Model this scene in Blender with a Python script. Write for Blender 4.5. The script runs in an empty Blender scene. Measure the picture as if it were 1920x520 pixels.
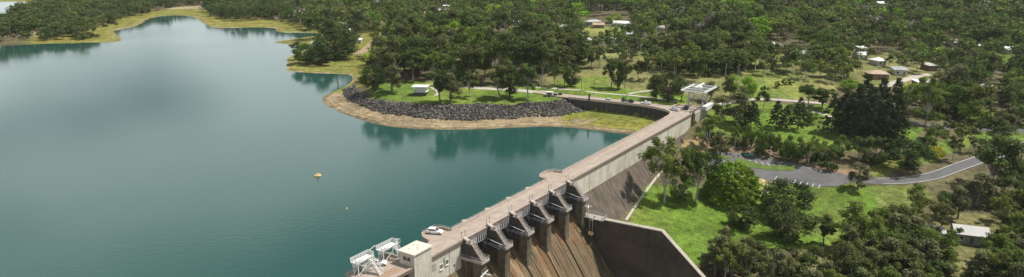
import bpy, math, random
import numpy as np

# ------------------------------------------------------------------ camera, sky, sun, exposure
F_PX = 1300.0                      # focal length in photo pixels (1920 wide)
PITCH = math.atan(360 / 1300.0)
H = 84.0                           # camera height above the reservoir
D = 8.0                            # dam deck height above the reservoir
SUN_AZ, SUN_EL = math.radians(82), math.radians(60)   # azimuth clockwise from +Y
CLOUD = (3.1, 2.2)                 # drift of the cloud layer
sc = bpy.context.scene
col = sc.collection
cam_d = bpy.data.cameras.new('camera'); cam = bpy.data.objects.new('camera', cam_d); col.objects.link(cam)
cam.location = (0, 0, H); cam.rotation_euler = (math.pi / 2 - PITCH, 0, 0)
cam_d.sensor_width = 36; cam_d.sensor_fit = 'HORIZONTAL'; cam_d.lens = F_PX / 1920 * 36
cam_d.clip_start = 1; cam_d.clip_end = 12000
sc.camera = cam
w = bpy.data.worlds.new('World'); sc.world = w; w.use_nodes = True
nt = w.node_tree; nt.nodes.clear()
N = nt.nodes.new; LK = nt.links.new
sky = N('ShaderNodeTexSky'); sky.sky_type = 'NISHITA'; sky.sun_disc = False
sky.sun_elevation = SUN_EL; sky.sun_rotation = SUN_AZ
sky.air_density = 1.0; sky.dust_density = 1.6; sky.ozone_density = 1.0
tc = N('ShaderNodeTexCoord'); sep = N('ShaderNodeSeparateXYZ'); LK(tc.outputs['Generated'], sep.inputs[0])
zc = N('ShaderNodeMath'); zc.operation = 'MAXIMUM'; zc.inputs[1].default_value = 0.03; LK(sep.outputs['Z'], zc.inputs[0])
za = N('ShaderNodeMath'); za.operation = 'ADD'; za.inputs[1].default_value = 0.12; LK(zc.outputs[0], za.inputs[0])
dv = N('ShaderNodeVectorMath'); dv.operation = 'DIVIDE'; cb = N('ShaderNodeCombineXYZ')
for q in 'XYZ': LK(za.outputs[0], cb.inputs[q])
LK(tc.outputs['Generated'], dv.inputs[0]); LK(cb.outputs[0], dv.inputs[1])
mp = N('ShaderNodeMapping'); mp.inputs['Location'].default_value = (CLOUD[0], CLOUD[1], 0); LK(dv.outputs[0], mp.inputs['Vector'])
cn = N('ShaderNodeTexNoise'); cn.inputs['Scale'].default_value = 0.55; cn.inputs['Detail'].default_value = 6; cn.inputs['Roughness'].default_value = 0.5
LK(mp.outputs['Vector'], cn.inputs['Vector'])
cr = N('ShaderNodeValToRGB'); cr.color_ramp.elements[0].position = 0.44; cr.color_ramp.elements[1].position = 0.62
iz = N('ShaderNodeMath'); iz.operation = 'SUBTRACT'; iz.inputs[0].default_value = 1.0; LK(zc.outputs[0], iz.inputs[1])
pz = N('ShaderNodeMath'); pz.operation = 'POWER'; pz.inputs[1].default_value = 4.0; LK(iz.outputs[0], pz.inputs[0])
cz_ = N('ShaderNodeMath'); cz_.operation = 'MULTIPLY_ADD'; cz_.inputs[1].default_value = 0.22; LK(pz.outputs[0], cz_.inputs[0]); LK(cn.outputs['Fac'], cz_.inputs[2])     # cumulus stacks up towards the horizon
LK(cz_.outputs[0], cr.inputs['Fac'])
mx = N('ShaderNodeMixRGB'); mx.inputs['Color2'].default_value = (19.8, 21.6, 21.8, 1)
LK(cr.outputs['Color'], mx.inputs['Fac']); LK(sky.outputs['Color'], mx.inputs['Color1'])
bg = N('ShaderNodeBackground'); bg.inputs['Strength'].default_value = 0.046
out = N('ShaderNodeOutputWorld')
LK(mx.outputs['Color'], bg.inputs['Color']); LK(bg.outputs[0], out.inputs[0])
sun_d = bpy.data.lights.new('sun', 'SUN'); sun_d.energy = 5.0; sun_d.angle = math.radians(0.5); sun_d.color = (1.0, 0.95, 0.87)
sun = bpy.data.objects.new('sun', sun_d); col.objects.link(sun)
sun.rotation_euler = (math.pi / 2 - SUN_EL, 0, math.pi - SUN_AZ)
sun.location = (200, 200, 300)
sc.view_settings.view_transform = 'Standard'; sc.view_settings.look = 'None'
sc.view_settings.exposure = 0.2; sc.view_settings.gamma = 1.0; sc.view_settings.use_curve_mapping = False
sc.cycles.max_bounces = 6; sc.cycles.transparent_max_bounces = 8
sc.cycles.diffuse_bounces = 3; sc.cycles.glossy_bounces = 3

rng = np.random.default_rng(7)
random.seed(7)

# ------------------------------------------------------------------ photo pixel <-> world
cp_, sp_ = math.cos(PITCH), math.sin(PITCH)
def ray(u, v):
    x = (u - 960) / F_PX; z = -(v - 260) / F_PX
    return np.array([x, cp_ + z * sp_, -sp_ + z * cp_])
def at(u, v, z=0.0):
    r = ray(u, v); return np.array([0, 0, H]) + (z - H) / r[2] * r
def proj(x, y, z):
    y2 = y * cp_ - (z - H) * sp_; z2 = y * sp_ + (z - H) * cp_
    y2 = np.where(np.abs(y2) < 1e-3, 1e-3, y2)
    return np.where(y2 > 0, 960 + F_PX * x / y2, -9e4), np.where(y2 > 0, 260 - F_PX * z2 / y2, 9e4)
def px_per_m(x, y, z): return F_PX / (y * cp_ - (z - H) * sp_)

# dam frame: t along the crest (away), s downstream, h down from the deck
DAZ = math.radians(33.85)
E_ = np.array([math.sin(DAZ), math.cos(DAZ)]); DD = np.array([E_[1], -E_[0]])
A0 = np.array([-13.0, 172.7])
def to_ts(x, y):
    dx = x - A0[0]; dy = y - A0[1]
    return dx * E_[0] + dy * E_[1], dx * DD[0] + dy * DD[1]
def ts_xy(t, s): return A0 + t * E_ + s * DD

# ------------------------------------------------------------------ numpy helpers
def vnoise(x, y, seed=0):
    xi = np.floor(x).astype(np.int64); yi = np.floor(y).astype(np.int64); fx = x - xi; fy = y - yi
    fx = fx * fx * (3 - 2 * fx); fy = fy * fy * (3 - 2 * fy)
    def hsh(a, b):
        n = (a * 374761393 + b * 668265263 + seed * 974711) & 0x7fffffff
        n = ((n ^ (n >> 13)) * 1274126177) & 0x7fffffff
        return ((n ^ (n >> 16)) & 0xffff) / 65535.0
    return (hsh(xi, yi) * (1 - fx) + hsh(xi + 1, yi) * fx) * (1 - fy) + (hsh(xi, yi + 1) * (1 - fx) + hsh(xi + 1, yi + 1) * fx) * fy
def fbm(x, y, seed=0, o=4):
    r = 0; a = 0.5
    for i in range(o):
        r = r + a * vnoise(x * 2 ** i, y * 2 ** i, seed + i); a *= 0.5
    return r / (1 - 0.5 ** o)
def in_poly(px, py, poly):
    px = np.asarray(px, float); py = np.asarray(py, float); ins = np.zeros(px.shape, bool); n = len(poly); j = n - 1
    for i in range(n):
        xi, yi = poly[i]; xj, yj = poly[j]
        if yi != yj:
            c = ((yi > py) != (yj > py)) & (px < (xj - xi) * (py - yi) / (yj - yi) + xi); ins ^= c
        j = i
    return ins
def dist_poly(px, py, poly, closed=True):
    d = np.full(np.shape(px), 1e9); n = len(poly)
    for i in range(n if closed else n - 1):
        ax, ay = poly[i]; bx, by = poly[(i + 1) % n]; vx, vy = bx - ax, by - ay; L2 = vx * vx + vy * vy + 1e-9
        k = np.clip(((px - ax) * vx + (py - ay) * vy) / L2, 0, 1)
        d = np.minimum(d, np.hypot(px - ax - k * vx, py - ay - k * vy))
    return d
def smooth_line(pts, n=6):
    pts = [np.array(p, float) for p in pts]; o = []
    for i in range(len(pts) - 1):
        p0 = pts[max(i - 1, 0)]; p1 = pts[i]; p2 = pts[i + 1]; p3 = pts[min(i + 2, len(pts) - 1)]
        for k in range(n):
            t = k / n
            o.append(0.5 * ((2 * p1) + (-p0 + p2) * t + (2 * p0 - 5 * p1 + 4 * p2 - p3) * t * t + (-p0 + 3 * p1 - 3 * p2 + p3) * t ** 3))
    o.append(pts[-1]); return o

# ------------------------------------------------------------------ shoreline and land height
shore_px = [(1186, 253), (1150, 249), (1100, 243), (1030, 238), (960, 240), (880, 243.5), (800, 243), (740, 239), (700, 232), (660, 220), (630, 208),
            (610, 197), (603, 187), (612, 178), (635, 168), (655, 157), (660, 147), (650, 140), (610, 138.5), (560, 136), (535, 132), (528, 122),
            (535, 110), (555, 98), (580, 90), (600, 84), (560, 84), (510, 81), (530, 76), (570, 70), (600, 66), (570, 62), (530, 61.5), (514, 58), (512, 53.5), (470, 52),
            (429, 53), (397, 52), (377, 43), (362, 33), (325, 29), (282, 35), (265, 46), (240, 53), (217, 59), (226, 68), (231, 75), (212, 82), (175, 91),
            (100, 104), (37, 112), (0, 113), (-120, 118), (-350, 130)]
shore_w = [tuple(at(u, v, 0)[:2]) for u, v in shore_px]
shore_w = [tuple(p) for p in smooth_line(shore_w, 4)]
up_end = tuple(ts_xy(150, -3.0)); near_end = tuple(ts_xy(-260, -3.0))
WATER = [up_end] + shore_w + [(-1600, 420), (-1600, -200), (-150, -200), near_end]
lake_px = [(-260, 4), (48, 3.5), (51, 13), (30, 25), (14, 30), (0, 36), (-60, 44), (-260, 50)]
LAKE = [tuple(at(u, v, 0)[:2]) for u, v in lake_px]
# road along the retaining wall that curves off the dam (t, s)
WALL_TS = [(158.5, -6.9), (164, -7.0), (169.5, -7.9), (173.5, -10.5), (176.5, -15.5), (178, -22), (178.4, -29), (177.6, -38), (176.6, -47), (175.4, -56), (174.2, -66)]
WALL_W = [tuple(p) for p in smooth_line([ts_xy(t, s) for t, s in WALL_TS], 4)]
FILL = WALL_W + [tuple(ts_xy(240, -70)), tuple(ts_xy(240, -3)), tuple(ts_xy(158, -3))]

ctrl = [(1300, 400, -14), (1420, 440, -16), (1330, 500, -20), (1550, 470, -18), (1700, 420, -16), (1850, 450, -17), (1900, 515, -20), (1450, 510, -20), (1700, 510, -19),
        (1400, 312, -10), (1530, 335, -11), (1350, 300, -9.5), (1650, 345, -11.5), (1780, 325, -10.5), (1920, 275, -8.5), (1600, 360, -12.5), (1480, 300, -9.7), (1560, 320, -10.6),
        (1400, 258, -3), (1500, 268, -3.5), (1350, 262, -4), (1580, 285, -6), (1450, 215, 0.5), (1600, 230, -1), (1720, 245, -3), (1850, 235, -5), (1370, 195, 4), (1330, 225, 1.5),
        (1450, 188, 4), (1260, 195, 7.5), (1400, 160, 7.5), (1160, 160, 8.5), (1050, 120, 11), (1300, 110, 12), (1650, 140, 6), (1850, 170, 2), (1900, 110, 6),
        (1650, 60, 16), (1300, 60, 20), (900, 60, 17), (820, 24, 34), (700, 60, 14), (600, 60, 7), (700, 110, 11), (800, 130, 9), (900, 175, 7.2), (760, 180, 7), (1000, 175, 7.6),
        (700, 165, 7.4), (1065, 178, 7.8), (1150, 187, 7.9), (1500, 30, 24), (1900, 40, 18), (1750, 95, 8), (1100, 30, 30), (450, 20, 8), (200, 30, 5), (50, 60, 4), (600, 100, 5), (580, 120, 3)]
cx = np.array([at(u, v, z)[:2] for u, v, z in ctrl]); cz = np.array([z for _, _, z in ctrl], float)
extra = [(ts_xy(81, 12), -12), (ts_xy(120, 8), -6.5), (ts_xy(164, 3), -2.2), (ts_xy(178, 4), 2.5), (ts_xy(190, -4), 7.6), (ts_xy(70, 30), -15), (ts_xy(70, 60), -20), (ts_xy(70, 110), -24),
         ((600, 250), -6), ((700, 500), 4), ((-900, 1100), 10), ((0, 1500), 60), ((600, 1500), 55), ((1300, 1300), 50), ((-700, 1600), 30), ((1300, 700), 22), ((250, 120), -24), ((0, 2200), 85), ((1200, 2200), 90), ((-1200, 2200), 60)]
cx = np.vstack([cx, np.array([p for p, _ in extra])]); cz = np.concatenate([cz, np.array([z for _, z in extra], float)])
SC = 300.0
def tps_k(r2): return 0.5 * r2 * np.log(r2 + 1e-12)
def _fit():
    n = len(cx); q = cx / SC; r2 = ((q[:, None] - q[None]) ** 2).sum(-1)
    K = tps_k(r2) + np.eye(n) * 0.004; Pm = np.hstack([np.ones((n, 1)), q])
    M = np.block([[K, Pm], [Pm.T, np.zeros((3, 3))]])
    return np.linalg.solve(M, np.concatenate([cz, np.zeros(3)]))
TPS = _fit()
def land(x, y):
    sh = np.shape(x); x = np.ravel(x); y = np.ravel(y); o = np.zeros(len(x)); n = len(cx)
    for i in range(0, len(x), 20000):
        q = np.stack([x[i:i + 20000], y[i:i + 20000]], 1) / SC; r2 = ((q[:, None] - cx[None] / SC) ** 2).sum(-1)
        o[i:i + 20000] = tps_k(r2) @ TPS[:n] + TPS[n] + q @ TPS[n + 1:]
    return np.clip(o, -26, 120).reshape(sh)
def shore_sd(x, y):
    d1 = dist_poly(x, y, WATER); s1 = np.where(in_poly(x, y, WATER), -d1, d1)
    d2 = dist_poly(x, y, LAKE); s2 = np.where(in_poly(x, y, LAKE), -d2, d2)
    return np.minimum(s1, s2)
def height(x, y):
    x = np.asarray(x, float); y = np.asarray(y, float)
    L = land(x, y); t, s = to_ts(x, y); sd = shore_sd(x, y)
    r = np.hypot(x, y)
    L = L + (fbm(x / 28, y / 28, 3) - 0.5) * np.clip(r / 500, 0.3, 3.0)
    down = (s > -3.4) & (t < 178)
    fill = in_poly(x, y, FILL)
    prof_n = np.where(sd < 10, 0.11 * sd, 1.1 + (sd - 10) * 0.37)
    prof_c = 0.1 * sd + 0.15 * np.sin(sd * 0.4)
    prof_f = np.where(sd < 3, 0.12 * sd, 0.36 + (sd - 3) * 0.032)
    wf = np.clip((y - 420) / 60, 0, 1); wc = np.clip((x - 22) / 14, 0, 1) * (y < 372)
    prof = prof_n * (1 - wc) + prof_c * wc
    prof = prof * (1 - wf) + prof_f * wf
    prof = np.where(sd < 0, np.maximum(sd * 0.22, -14), prof)
    z = np.minimum(L, prof)
    z = np.where(fill & (dist_poly(x, y, WALL_W, False) > 1.6), np.minimum(L, 7.75), z)
    z = np.where(down, np.minimum(L, 6.5), z)
    carve = (t < 61.5) & (s > -3.4) & (t > -120)
    z = np.where(carve, -40, z)
    return z
def ground(u, v):
    """world point where the ray through photo pixel u,v meets the terrain"""
    r = ray(u, v); k = np.concatenate([np.arange(180, 700, 1.5), np.arange(700, 2600, 6)])
    P = np.array([0, 0, H])[:, None] + r[:, None] * k[None]
    g = P[2] - height(P[0], P[1]); i = int(np.argmax(g < 0))
    if g[i] >= 0: i = len(k) - 1
    a = k[max(i - 1, 0)]; b = k[i]
    if i > 0: kk = a + (b - a) * g[i - 1] / (g[i - 1] - g[i] + 1e-9)
    else: kk = b
    return np.array([0, 0, H]) + r * kk

# ------------------------------------------------------------------ mesh helpers
def np_mesh(name, V, Fc, smooth=False):
    me = bpy.data.meshes.new(name); V = np.asarray(V, np.float32); Fc = np.asarray(Fc, np.int32); n, k = Fc.shape
    me.vertices.add(len(V)); me.vertices.foreach_set('co', V.ravel())
    me.loops.add(n * k); me.loops.foreach_set('vertex_index', Fc.ravel())
    me.polygons.add(n); me.polygons.foreach_set('loop_start', np.arange(0, n * k, k, dtype=np.int32))
    if smooth: me.polygons.foreach_set('use_smooth', np.ones(n, bool))
    me.update(calc_edges=True); return me
class MB:
    def __init__(s): s.v = []; s.f = []
    def add(s, v, f):
        b = len(s.v); s.v += [tuple(map(float, p)) for p in v]; s.f += [tuple(i + b for i in q) for q in f]; return s
    def box(s, x0, x1, y0, y1, z0, z1):
        x0, x1 = sorted((x0, x1)); y0, y1 = sorted((y0, y1)); z0, z1 = sorted((z0, z1))
        return s.add([(x, y, z) for z in (z0, z1) for x, y in ((x0, y0), (x1, y0), (x1, y1), (x0, y1))],
                     [(3, 2, 1, 0), (4, 5, 6, 7), (0, 1, 5, 4), (1, 2, 6, 5), (2, 3, 7, 6), (3, 0, 4, 7)])
    def prism(s, poly, lo, hi, ax='x'):
        n = len(poly)
        def m(a, b, c): return {'x': (c, a, b), 'y': (a, c, b), 'z': (a, b, c)}[ax]
        ar = sum(poly[i][0] * poly[(i + 1) % n][1] - poly[(i + 1) % n][0] * poly[i][1] for i in range(n))
        if (ar < 0) != (ax == 'y'): poly = poly[::-1]
        v = [m(a, b, lo) for a, b in poly] + [m(a, b, hi) for a, b in poly]
        return s.add(v, [tuple(range(n - 1, -1, -1)), tuple(range(n, 2 * n))] + [(i, (i + 1) % n, (i + 1) % n + n, i + n) for i in range(n)])
    def tube(s, p, q, r, n=6, r2=None):
        p = np.array(p, float); q = np.array(q, float); r2 = r if r2 is None else r2; a = q - p; L = np.linalg.norm(a) + 1e-9; a /= L
        u = np.cross(a, (0, 0, 1) if abs(a[2]) < 0.9 else (1, 0, 0)); u /= np.linalg.norm(u); w = np.cross(a, u); v = []
        for c, rr in ((p, r), (q, r2)):
            for i in range(n): g = 2 * math.pi * (i + 0.5) / n; v.append(c + rr * (math.cos(g) * u + math.sin(g) * w))
        return s.add(v, [tuple(range(n - 1, -1, -1)), tuple(range(n, 2 * n))] + [(i, (i + 1) % n, (i + 1) % n + n, i + n) for i in range(n)])
    def bar(s, p, q, r): return s.tube(p, q, r, 4)
    def build(s, name, mat, parent=None, smooth=False):
        me = bpy.data.meshes.new(name); me.from_pydata(s.v, [], s.f); me.materials.append(mat)
        if smooth: me.polygons.foreach_set('use_smooth', [True] * len(me.polygons))
        o = bpy.data.objects.new(name, me); col.objects.link(o); o.parent = parent; return o
def tag(o, label, cat, group=None, kind=None):
    if label: o['label'] = label
    if cat: o['category'] = cat
    if group: o['group'] = group
    if kind: o['kind'] = kind
    return o
def empty(name, loc, rz=0.0, label=None, cat=None, group=None):
    o = bpy.data.objects.new(name, None); col.objects.link(o); o.location = tuple(map(float, loc)); o.rotation_euler = (0, 0, rz); o.empty_display_size = 0.5
    return tag(o, label, cat, group)
def structure(o): o['kind'] = 'structure'; return o
def share(name, me, parent, loc=(0, 0, 0), rot=(0, 0, 0), scale=(1, 1, 1)):
    o = bpy.data.objects.new(name, me); col.objects.link(o); o.parent = parent; o.location = loc; o.rotation_euler = rot; o.scale = scale; return o

# ------------------------------------------------------------------ materials
MATS = {}
def new_mat(name):
    m = bpy.data.materials.new(name); m.use_nodes = True; n = m.node_tree.nodes; b = n['Principled BSDF']; return m, m.node_tree, b
def surf(name, c, rough=0.8, var=0.25, scale=0.6, c2=None, streak=0.0, streak_c=(0.03, 0.025, 0.02), bump=0.0, metal=0.0, spec=0.3, fine=6.0, sthr=0.5, sdir=(1.2, 1.2, 0.06)):
    if name in MATS: return MATS[name]
    m, t, b = new_mat(name); nn = t.nodes.new; lk = t.links.new
    co = nn('ShaderNodeTexCoord')
    n1 = nn('ShaderNodeTexNoise'); n1.inputs['Scale'].default_value = scale; n1.inputs['Detail'].default_value = 5; n1.inputs['Roughness'].default_value = 0.65
    lk(co.outputs['Object'], n1.inputs['Vector'])
    mixc = nn('ShaderNodeMixRGB'); c2 = c2 or tuple(x * (1 - var) for x in c)
    mixc.inputs['Color1'].default_value = (*c2, 1); mixc.inputs['Color2'].default_value = (*[min(1, x * (1 + var * 0.35)) for x in c], 1)
    rp = nn('ShaderNodeValToRGB'); rp.color_ramp.elements[0].position = 0.32; rp.color_ramp.elements[1].position = 0.66
    lk(n1.outputs['Fac'], rp.inputs['Fac']); lk(rp.outputs['Color'], mixc.inputs['Fac'])
    cur = mixc.outputs['Color']
    n2 = nn('ShaderNodeTexNoise'); n2.inputs['Scale'].default_value = fine; n2.inputs['Detail'].default_value = 3
    lk(co.outputs['Object'], n2.inputs['Vector'])
    mu = nn('ShaderNodeMixRGB'); mu.blend_type = 'OVERLAY'; mu.inputs['Fac'].default_value = 0.35
    lk(cur, mu.inputs['Color1']); lk(n2.outputs['Fac'], mu.inputs['Color2']); cur = mu.outputs['Color']
    if streak > 0:
        ma = nn('ShaderNodeMapping'); ma.inputs['Scale'].default_value = sdir; lk(co.outputs['Object'], ma.inputs['Vector'])
        n3 = nn('ShaderNodeTexNoise'); n3.inputs['Scale'].default_value = 1.0; n3.inputs['Detail'].default_value = 4; n3.inputs['Roughness'].default_value = 0.7
        lk(ma.outputs['Vector'], n3.inputs['Vector'])
        r3 = nn('ShaderNodeValToRGB'); r3.color_ramp.elements[0].position = sthr - 0.06; r3.color_ramp.elements[1].position = sthr + 0.16
        lk(n3.outputs['Fac'], r3.inputs['Fac'])
        mf = nn('ShaderNodeMath'); mf.operation = 'MULTIPLY'; mf.inputs[1].default_value = streak; lk(r3.outputs['Color'], mf.inputs[0])
        ms = nn('ShaderNodeMixRGB'); ms.inputs['Color2'].default_value = (*streak_c, 1); lk(mf.outputs[0], ms.inputs['Fac']); lk(cur, ms.inputs['Color1']); cur = ms.outputs['Color']
    lk(cur, b.inputs['Base Color'])
    b.inputs['Roughness'].default_value = rough; b.inputs['Metallic'].default_value = metal; b.inputs['Specular IOR Level'].default_value = spec
    if bump:
        bp = nn('ShaderNodeBump'); bp.inputs['Strength'].default_value = bump; bp.inputs['Distance'].default_value = 0.1
        lk(n2.outputs['Fac'], bp.inputs['Height']); lk(bp.outputs['Normal'], b.inputs['Normal'])
    MATS[name] = m; return m
M_WALL = surf('pale_concrete', (0.55, 0.51, 0.43), 0.85, 0.22, 0.25, streak=0.6, streak_c=(0.17, 0.145, 0.11), sthr=0.54)
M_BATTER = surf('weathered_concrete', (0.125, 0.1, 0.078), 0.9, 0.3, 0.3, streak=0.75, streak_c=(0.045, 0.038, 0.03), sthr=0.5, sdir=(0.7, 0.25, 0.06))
M_DECK = surf('deck_concrete', (0.37, 0.305, 0.255), 0.85, 0.22, 0.35, streak=0.55, streak_c=(0.19, 0.145, 0.12), sthr=0.51, sdir=(0.035, 1.3, 1.0))
M_FASCIA = surf('brown_fascia', (0.17, 0.125, 0.1), 0.85, 0.3, 0.8)
M_PARA = surf('parapet_concrete', (0.43, 0.36, 0.30), 0.85, 0.2, 0.7)
M_PIER = surf('stained_pier', (0.17, 0.14, 0.095), 0.9, 0.35, 0.5, streak=0.8, streak_c=(0.03, 0.027, 0.022), sthr=0.47, sdir=(1.0, 1.0, 0.08))
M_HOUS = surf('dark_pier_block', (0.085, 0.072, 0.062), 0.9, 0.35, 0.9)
M_LEDGE = surf('ledge_concrete', (0.42, 0.36, 0.32), 0.8, 0.2, 0.9)
M_STEEL_D = surf('dark_steel', (0.035, 0.04, 0.047), 0.6, 0.3, 1.5)
M_STEEL_L = surf('light_steel', (0.34, 0.34, 0.335), 0.55, 0.15, 1.5)
M_WHITE = surf('white_paint_steel', (0.64, 0.635, 0.61), 0.5, 0.1, 1.5)
M_RIB = surf('pale_rib', (0.45, 0.46, 0.46), 0.6, 0.15, 1.0)
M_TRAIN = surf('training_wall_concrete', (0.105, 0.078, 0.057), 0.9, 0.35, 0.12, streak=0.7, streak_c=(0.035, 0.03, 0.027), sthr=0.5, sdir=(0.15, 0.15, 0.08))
M_CAP = surf('wall_cap', (0.36, 0.33, 0.27), 0.85, 0.2, 0.5)
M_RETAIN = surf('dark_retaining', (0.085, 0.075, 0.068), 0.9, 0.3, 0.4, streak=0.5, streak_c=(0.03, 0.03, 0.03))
M_GLASS = surf('dark_glass', (0.02, 0.025, 0.03), 0.12, 0.1, 1.0, spec=0.6)
M_ASPH = surf('asphalt', (0.12, 0.118, 0.12), 0.9, 0.3, 0.12, c2=(0.085, 0.084, 0.088), streak=0.25, streak_c=(0.16, 0.15, 0.14), sthr=0.56, sdir=(0.08, 0.08, 1))
M_PATH = surf('pale_path', (0.42, 0.38, 0.33), 0.9, 0.2, 0.3)
M_LINE = surf('white_line', (0.52, 0.52, 0.50), 0.7, 0.25, 2.0)
M_KERB = surf('kerb', (0.42, 0.41, 0.38), 0.85, 0.2, 0.8)
M_TYRE = surf('tyre', (0.02, 0.02, 0.02), 0.8, 0.2, 2.0)
M_RIM = surf('rim', (0.45, 0.45, 0.46), 0.35, 0.1, 2.0, metal=0.8)
M_TIMBER = surf('timber', (0.16, 0.11, 0.07), 0.85, 0.3, 1.0)
M_TRUNK = surf('bark', (0.20, 0.165, 0.13), 0.9, 0.4, 1.2)
M_TRUNKP = surf('pale_bark', (0.42, 0.38, 0.33), 0.85, 0.35, 0.9)
M_TRUNKD = surf('dark_bark', (0.09, 0.07, 0.055), 0.9, 0.4, 1.2)
M_YELLOW = surf('yellow_paint', (0.70, 0.50, 0.22), 0.5, 0.2, 1.0)
M_ROCK = surf('riprap_rock', (0.15, 0.14, 0.13), 0.9, 0.45, 0.45, c2=(0.045, 0.042, 0.04), fine=2.0)
# chute: rusty algae-stained concrete
def chute_mat():
    m, t, b = new_mat('stained_chute'); nn = t.nodes.new; lk = t.links.new
    co = nn('ShaderNodeTexCoord'); ma = nn('ShaderNodeMapping'); ma.inputs['Scale'].default_value = (0.34, 0.05, 0.04); lk(co.outputs['Object'], ma.inputs['Vector'])
    n1 = nn('ShaderNodeTexNoise'); n1.inputs['Scale'].default_value = 1.0; n1.inputs['Detail'].default_value = 6; n1.inputs['Roughness'].default_value = 0.62; lk(ma.outputs['Vector'], n1.inputs['Vector'])
    r = nn('ShaderNodeValToRGB'); e = r.color_ramp.elements
    e[0].position = 0.30; e[0].color = (0.04, 0.03, 0.02, 1); e[1].position = 0.74; e[1].color = (0.23, 0.18, 0.11, 1)
    for p, c in ((0.40, (0.085, 0.062, 0.036)), (0.47, (0.145, 0.11, 0.066)), (0.53, (0.125, 0.088, 0.05)), (0.58, (0.14, 0.07, 0.034)), (0.64, (0.21, 0.145, 0.075))):
        q = e.new(p); q.color = (*c, 1)
    lk(n1.outputs['Fac'], r.inputs['Fac'])
    n2 = nn('ShaderNodeTexNoise'); n2.inputs['Scale'].default_value = 1.3; n2.inputs['Detail'].default_value = 4; lk(co.outputs['Object'], n2.inputs['Vector'])
    mu = nn('ShaderNodeMixRGB'); mu.blend_type = 'OVERLAY'; mu.inputs['Fac'].default_value = 0.4; lk(r.outputs['Color'], mu.inputs['Color1']); lk(n2.outputs['Fac'], mu.inputs['Color2'])
    lk(mu.outputs['Color'], b.inputs['Base Color']); b.inputs['Roughness'].default_value = 0.85; b.inputs['Specular IOR Level'].default_value = 0.25
    return m
M_CHUTE = chute_mat()

# ------------------------------------------------------------------ terrain sheet
def axis(segs):
    o = []
    for a, b, st in segs: o += list(np.arange(a, b, st))
    return np.array(o + [segs[-1][1]])
gx = axis([(-6000, -1600, 400), (-1600, -900, 40), (-900, -140, 8), (-140, 330, 2.6), (330, 900, 7), (900, 1500, 30), (1500, 6000, 400)])
gy = axis([(-1500, 40, 140), (40, 180, 10), (180, 420, 2.6), (420, 600, 4), (600, 1250, 7), (1250, 2000, 30), (2000, 7000, 400)])
GX, GY = np.meshgrid(gx, gy); GZ = height(GX, GY)
V = np.stack([GX.ravel(), GY.ravel(), GZ.ravel()], 1); nx, ny = len(gx), len(gy)
ii = (np.arange(ny - 1)[:, None] * nx + np.arange(nx - 1)[None]).ravel()
me = np_mesh('ground', V, np.stack([ii, ii + 1, ii + nx + 1, ii + nx], 1), True)
# zones (photo pixel outlines of lawns, dry grass, bare earth), laid on the ground in world space
U_, W_ = proj(V[:, 0], V[:, 1], V[:, 2])
X, Y, Z = V.T; r_ = np.hypot(X, Y)
jit = (fbm(X / 9, Y / 9, 11) - 0.5); jit2 = (fbm(X / 9, Y / 9, 12) - 0.5)
ppm = F_PX / np.maximum(Y * cp_ - (Z - H) * sp_, 20)
UJ = U_ + jit * ppm * 6; WJ = W_ + jit2 * ppm * 3
C = np.zeros((len(V), 3)); C[:] = (0.105, 0.092, 0.05)                      # forest floor
nz = fbm(X / 40, Y / 40, 5)[:, None]; nz2 = fbm(X / 14, Y / 14, 8)[:, None]
C = C * (0.75 + 0.5 * nz) + (nz2 - 0.5) * np.array([0.02, 0.03, 0.0])
DRY = np.array([0.165, 0.165, 0.062]); LAWN = np.array([0.1, 0.165, 0.024]); OLIVE = np.array([0.15, 0.165, 0.05]); EARTH = np.array([0.27, 0.19, 0.125]); SAND = np.array([0.25, 0.195, 0.12]); SHOREG = np.array([0.165, 0.16, 0.04])
def paint(poly, colr, mix=1.0, var=0.35):
    global C
    m = in_poly(UJ, WJ, poly) & (r_ < 1500)
    k = mix * (1 - var * 0.5 + var * (nz2[m] - 0.5) * 2)
    cc_ = np.asarray(colr) * (.82 + .36 * nz2[m]) + np.clip(nz[m] - .52, 0, 1) * np.array([.22, .12, .05])
    C[m] = C[m] * (1 - np.clip(k, 0, 1)) + cc_ * np.clip(k, 0, 1)
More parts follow.
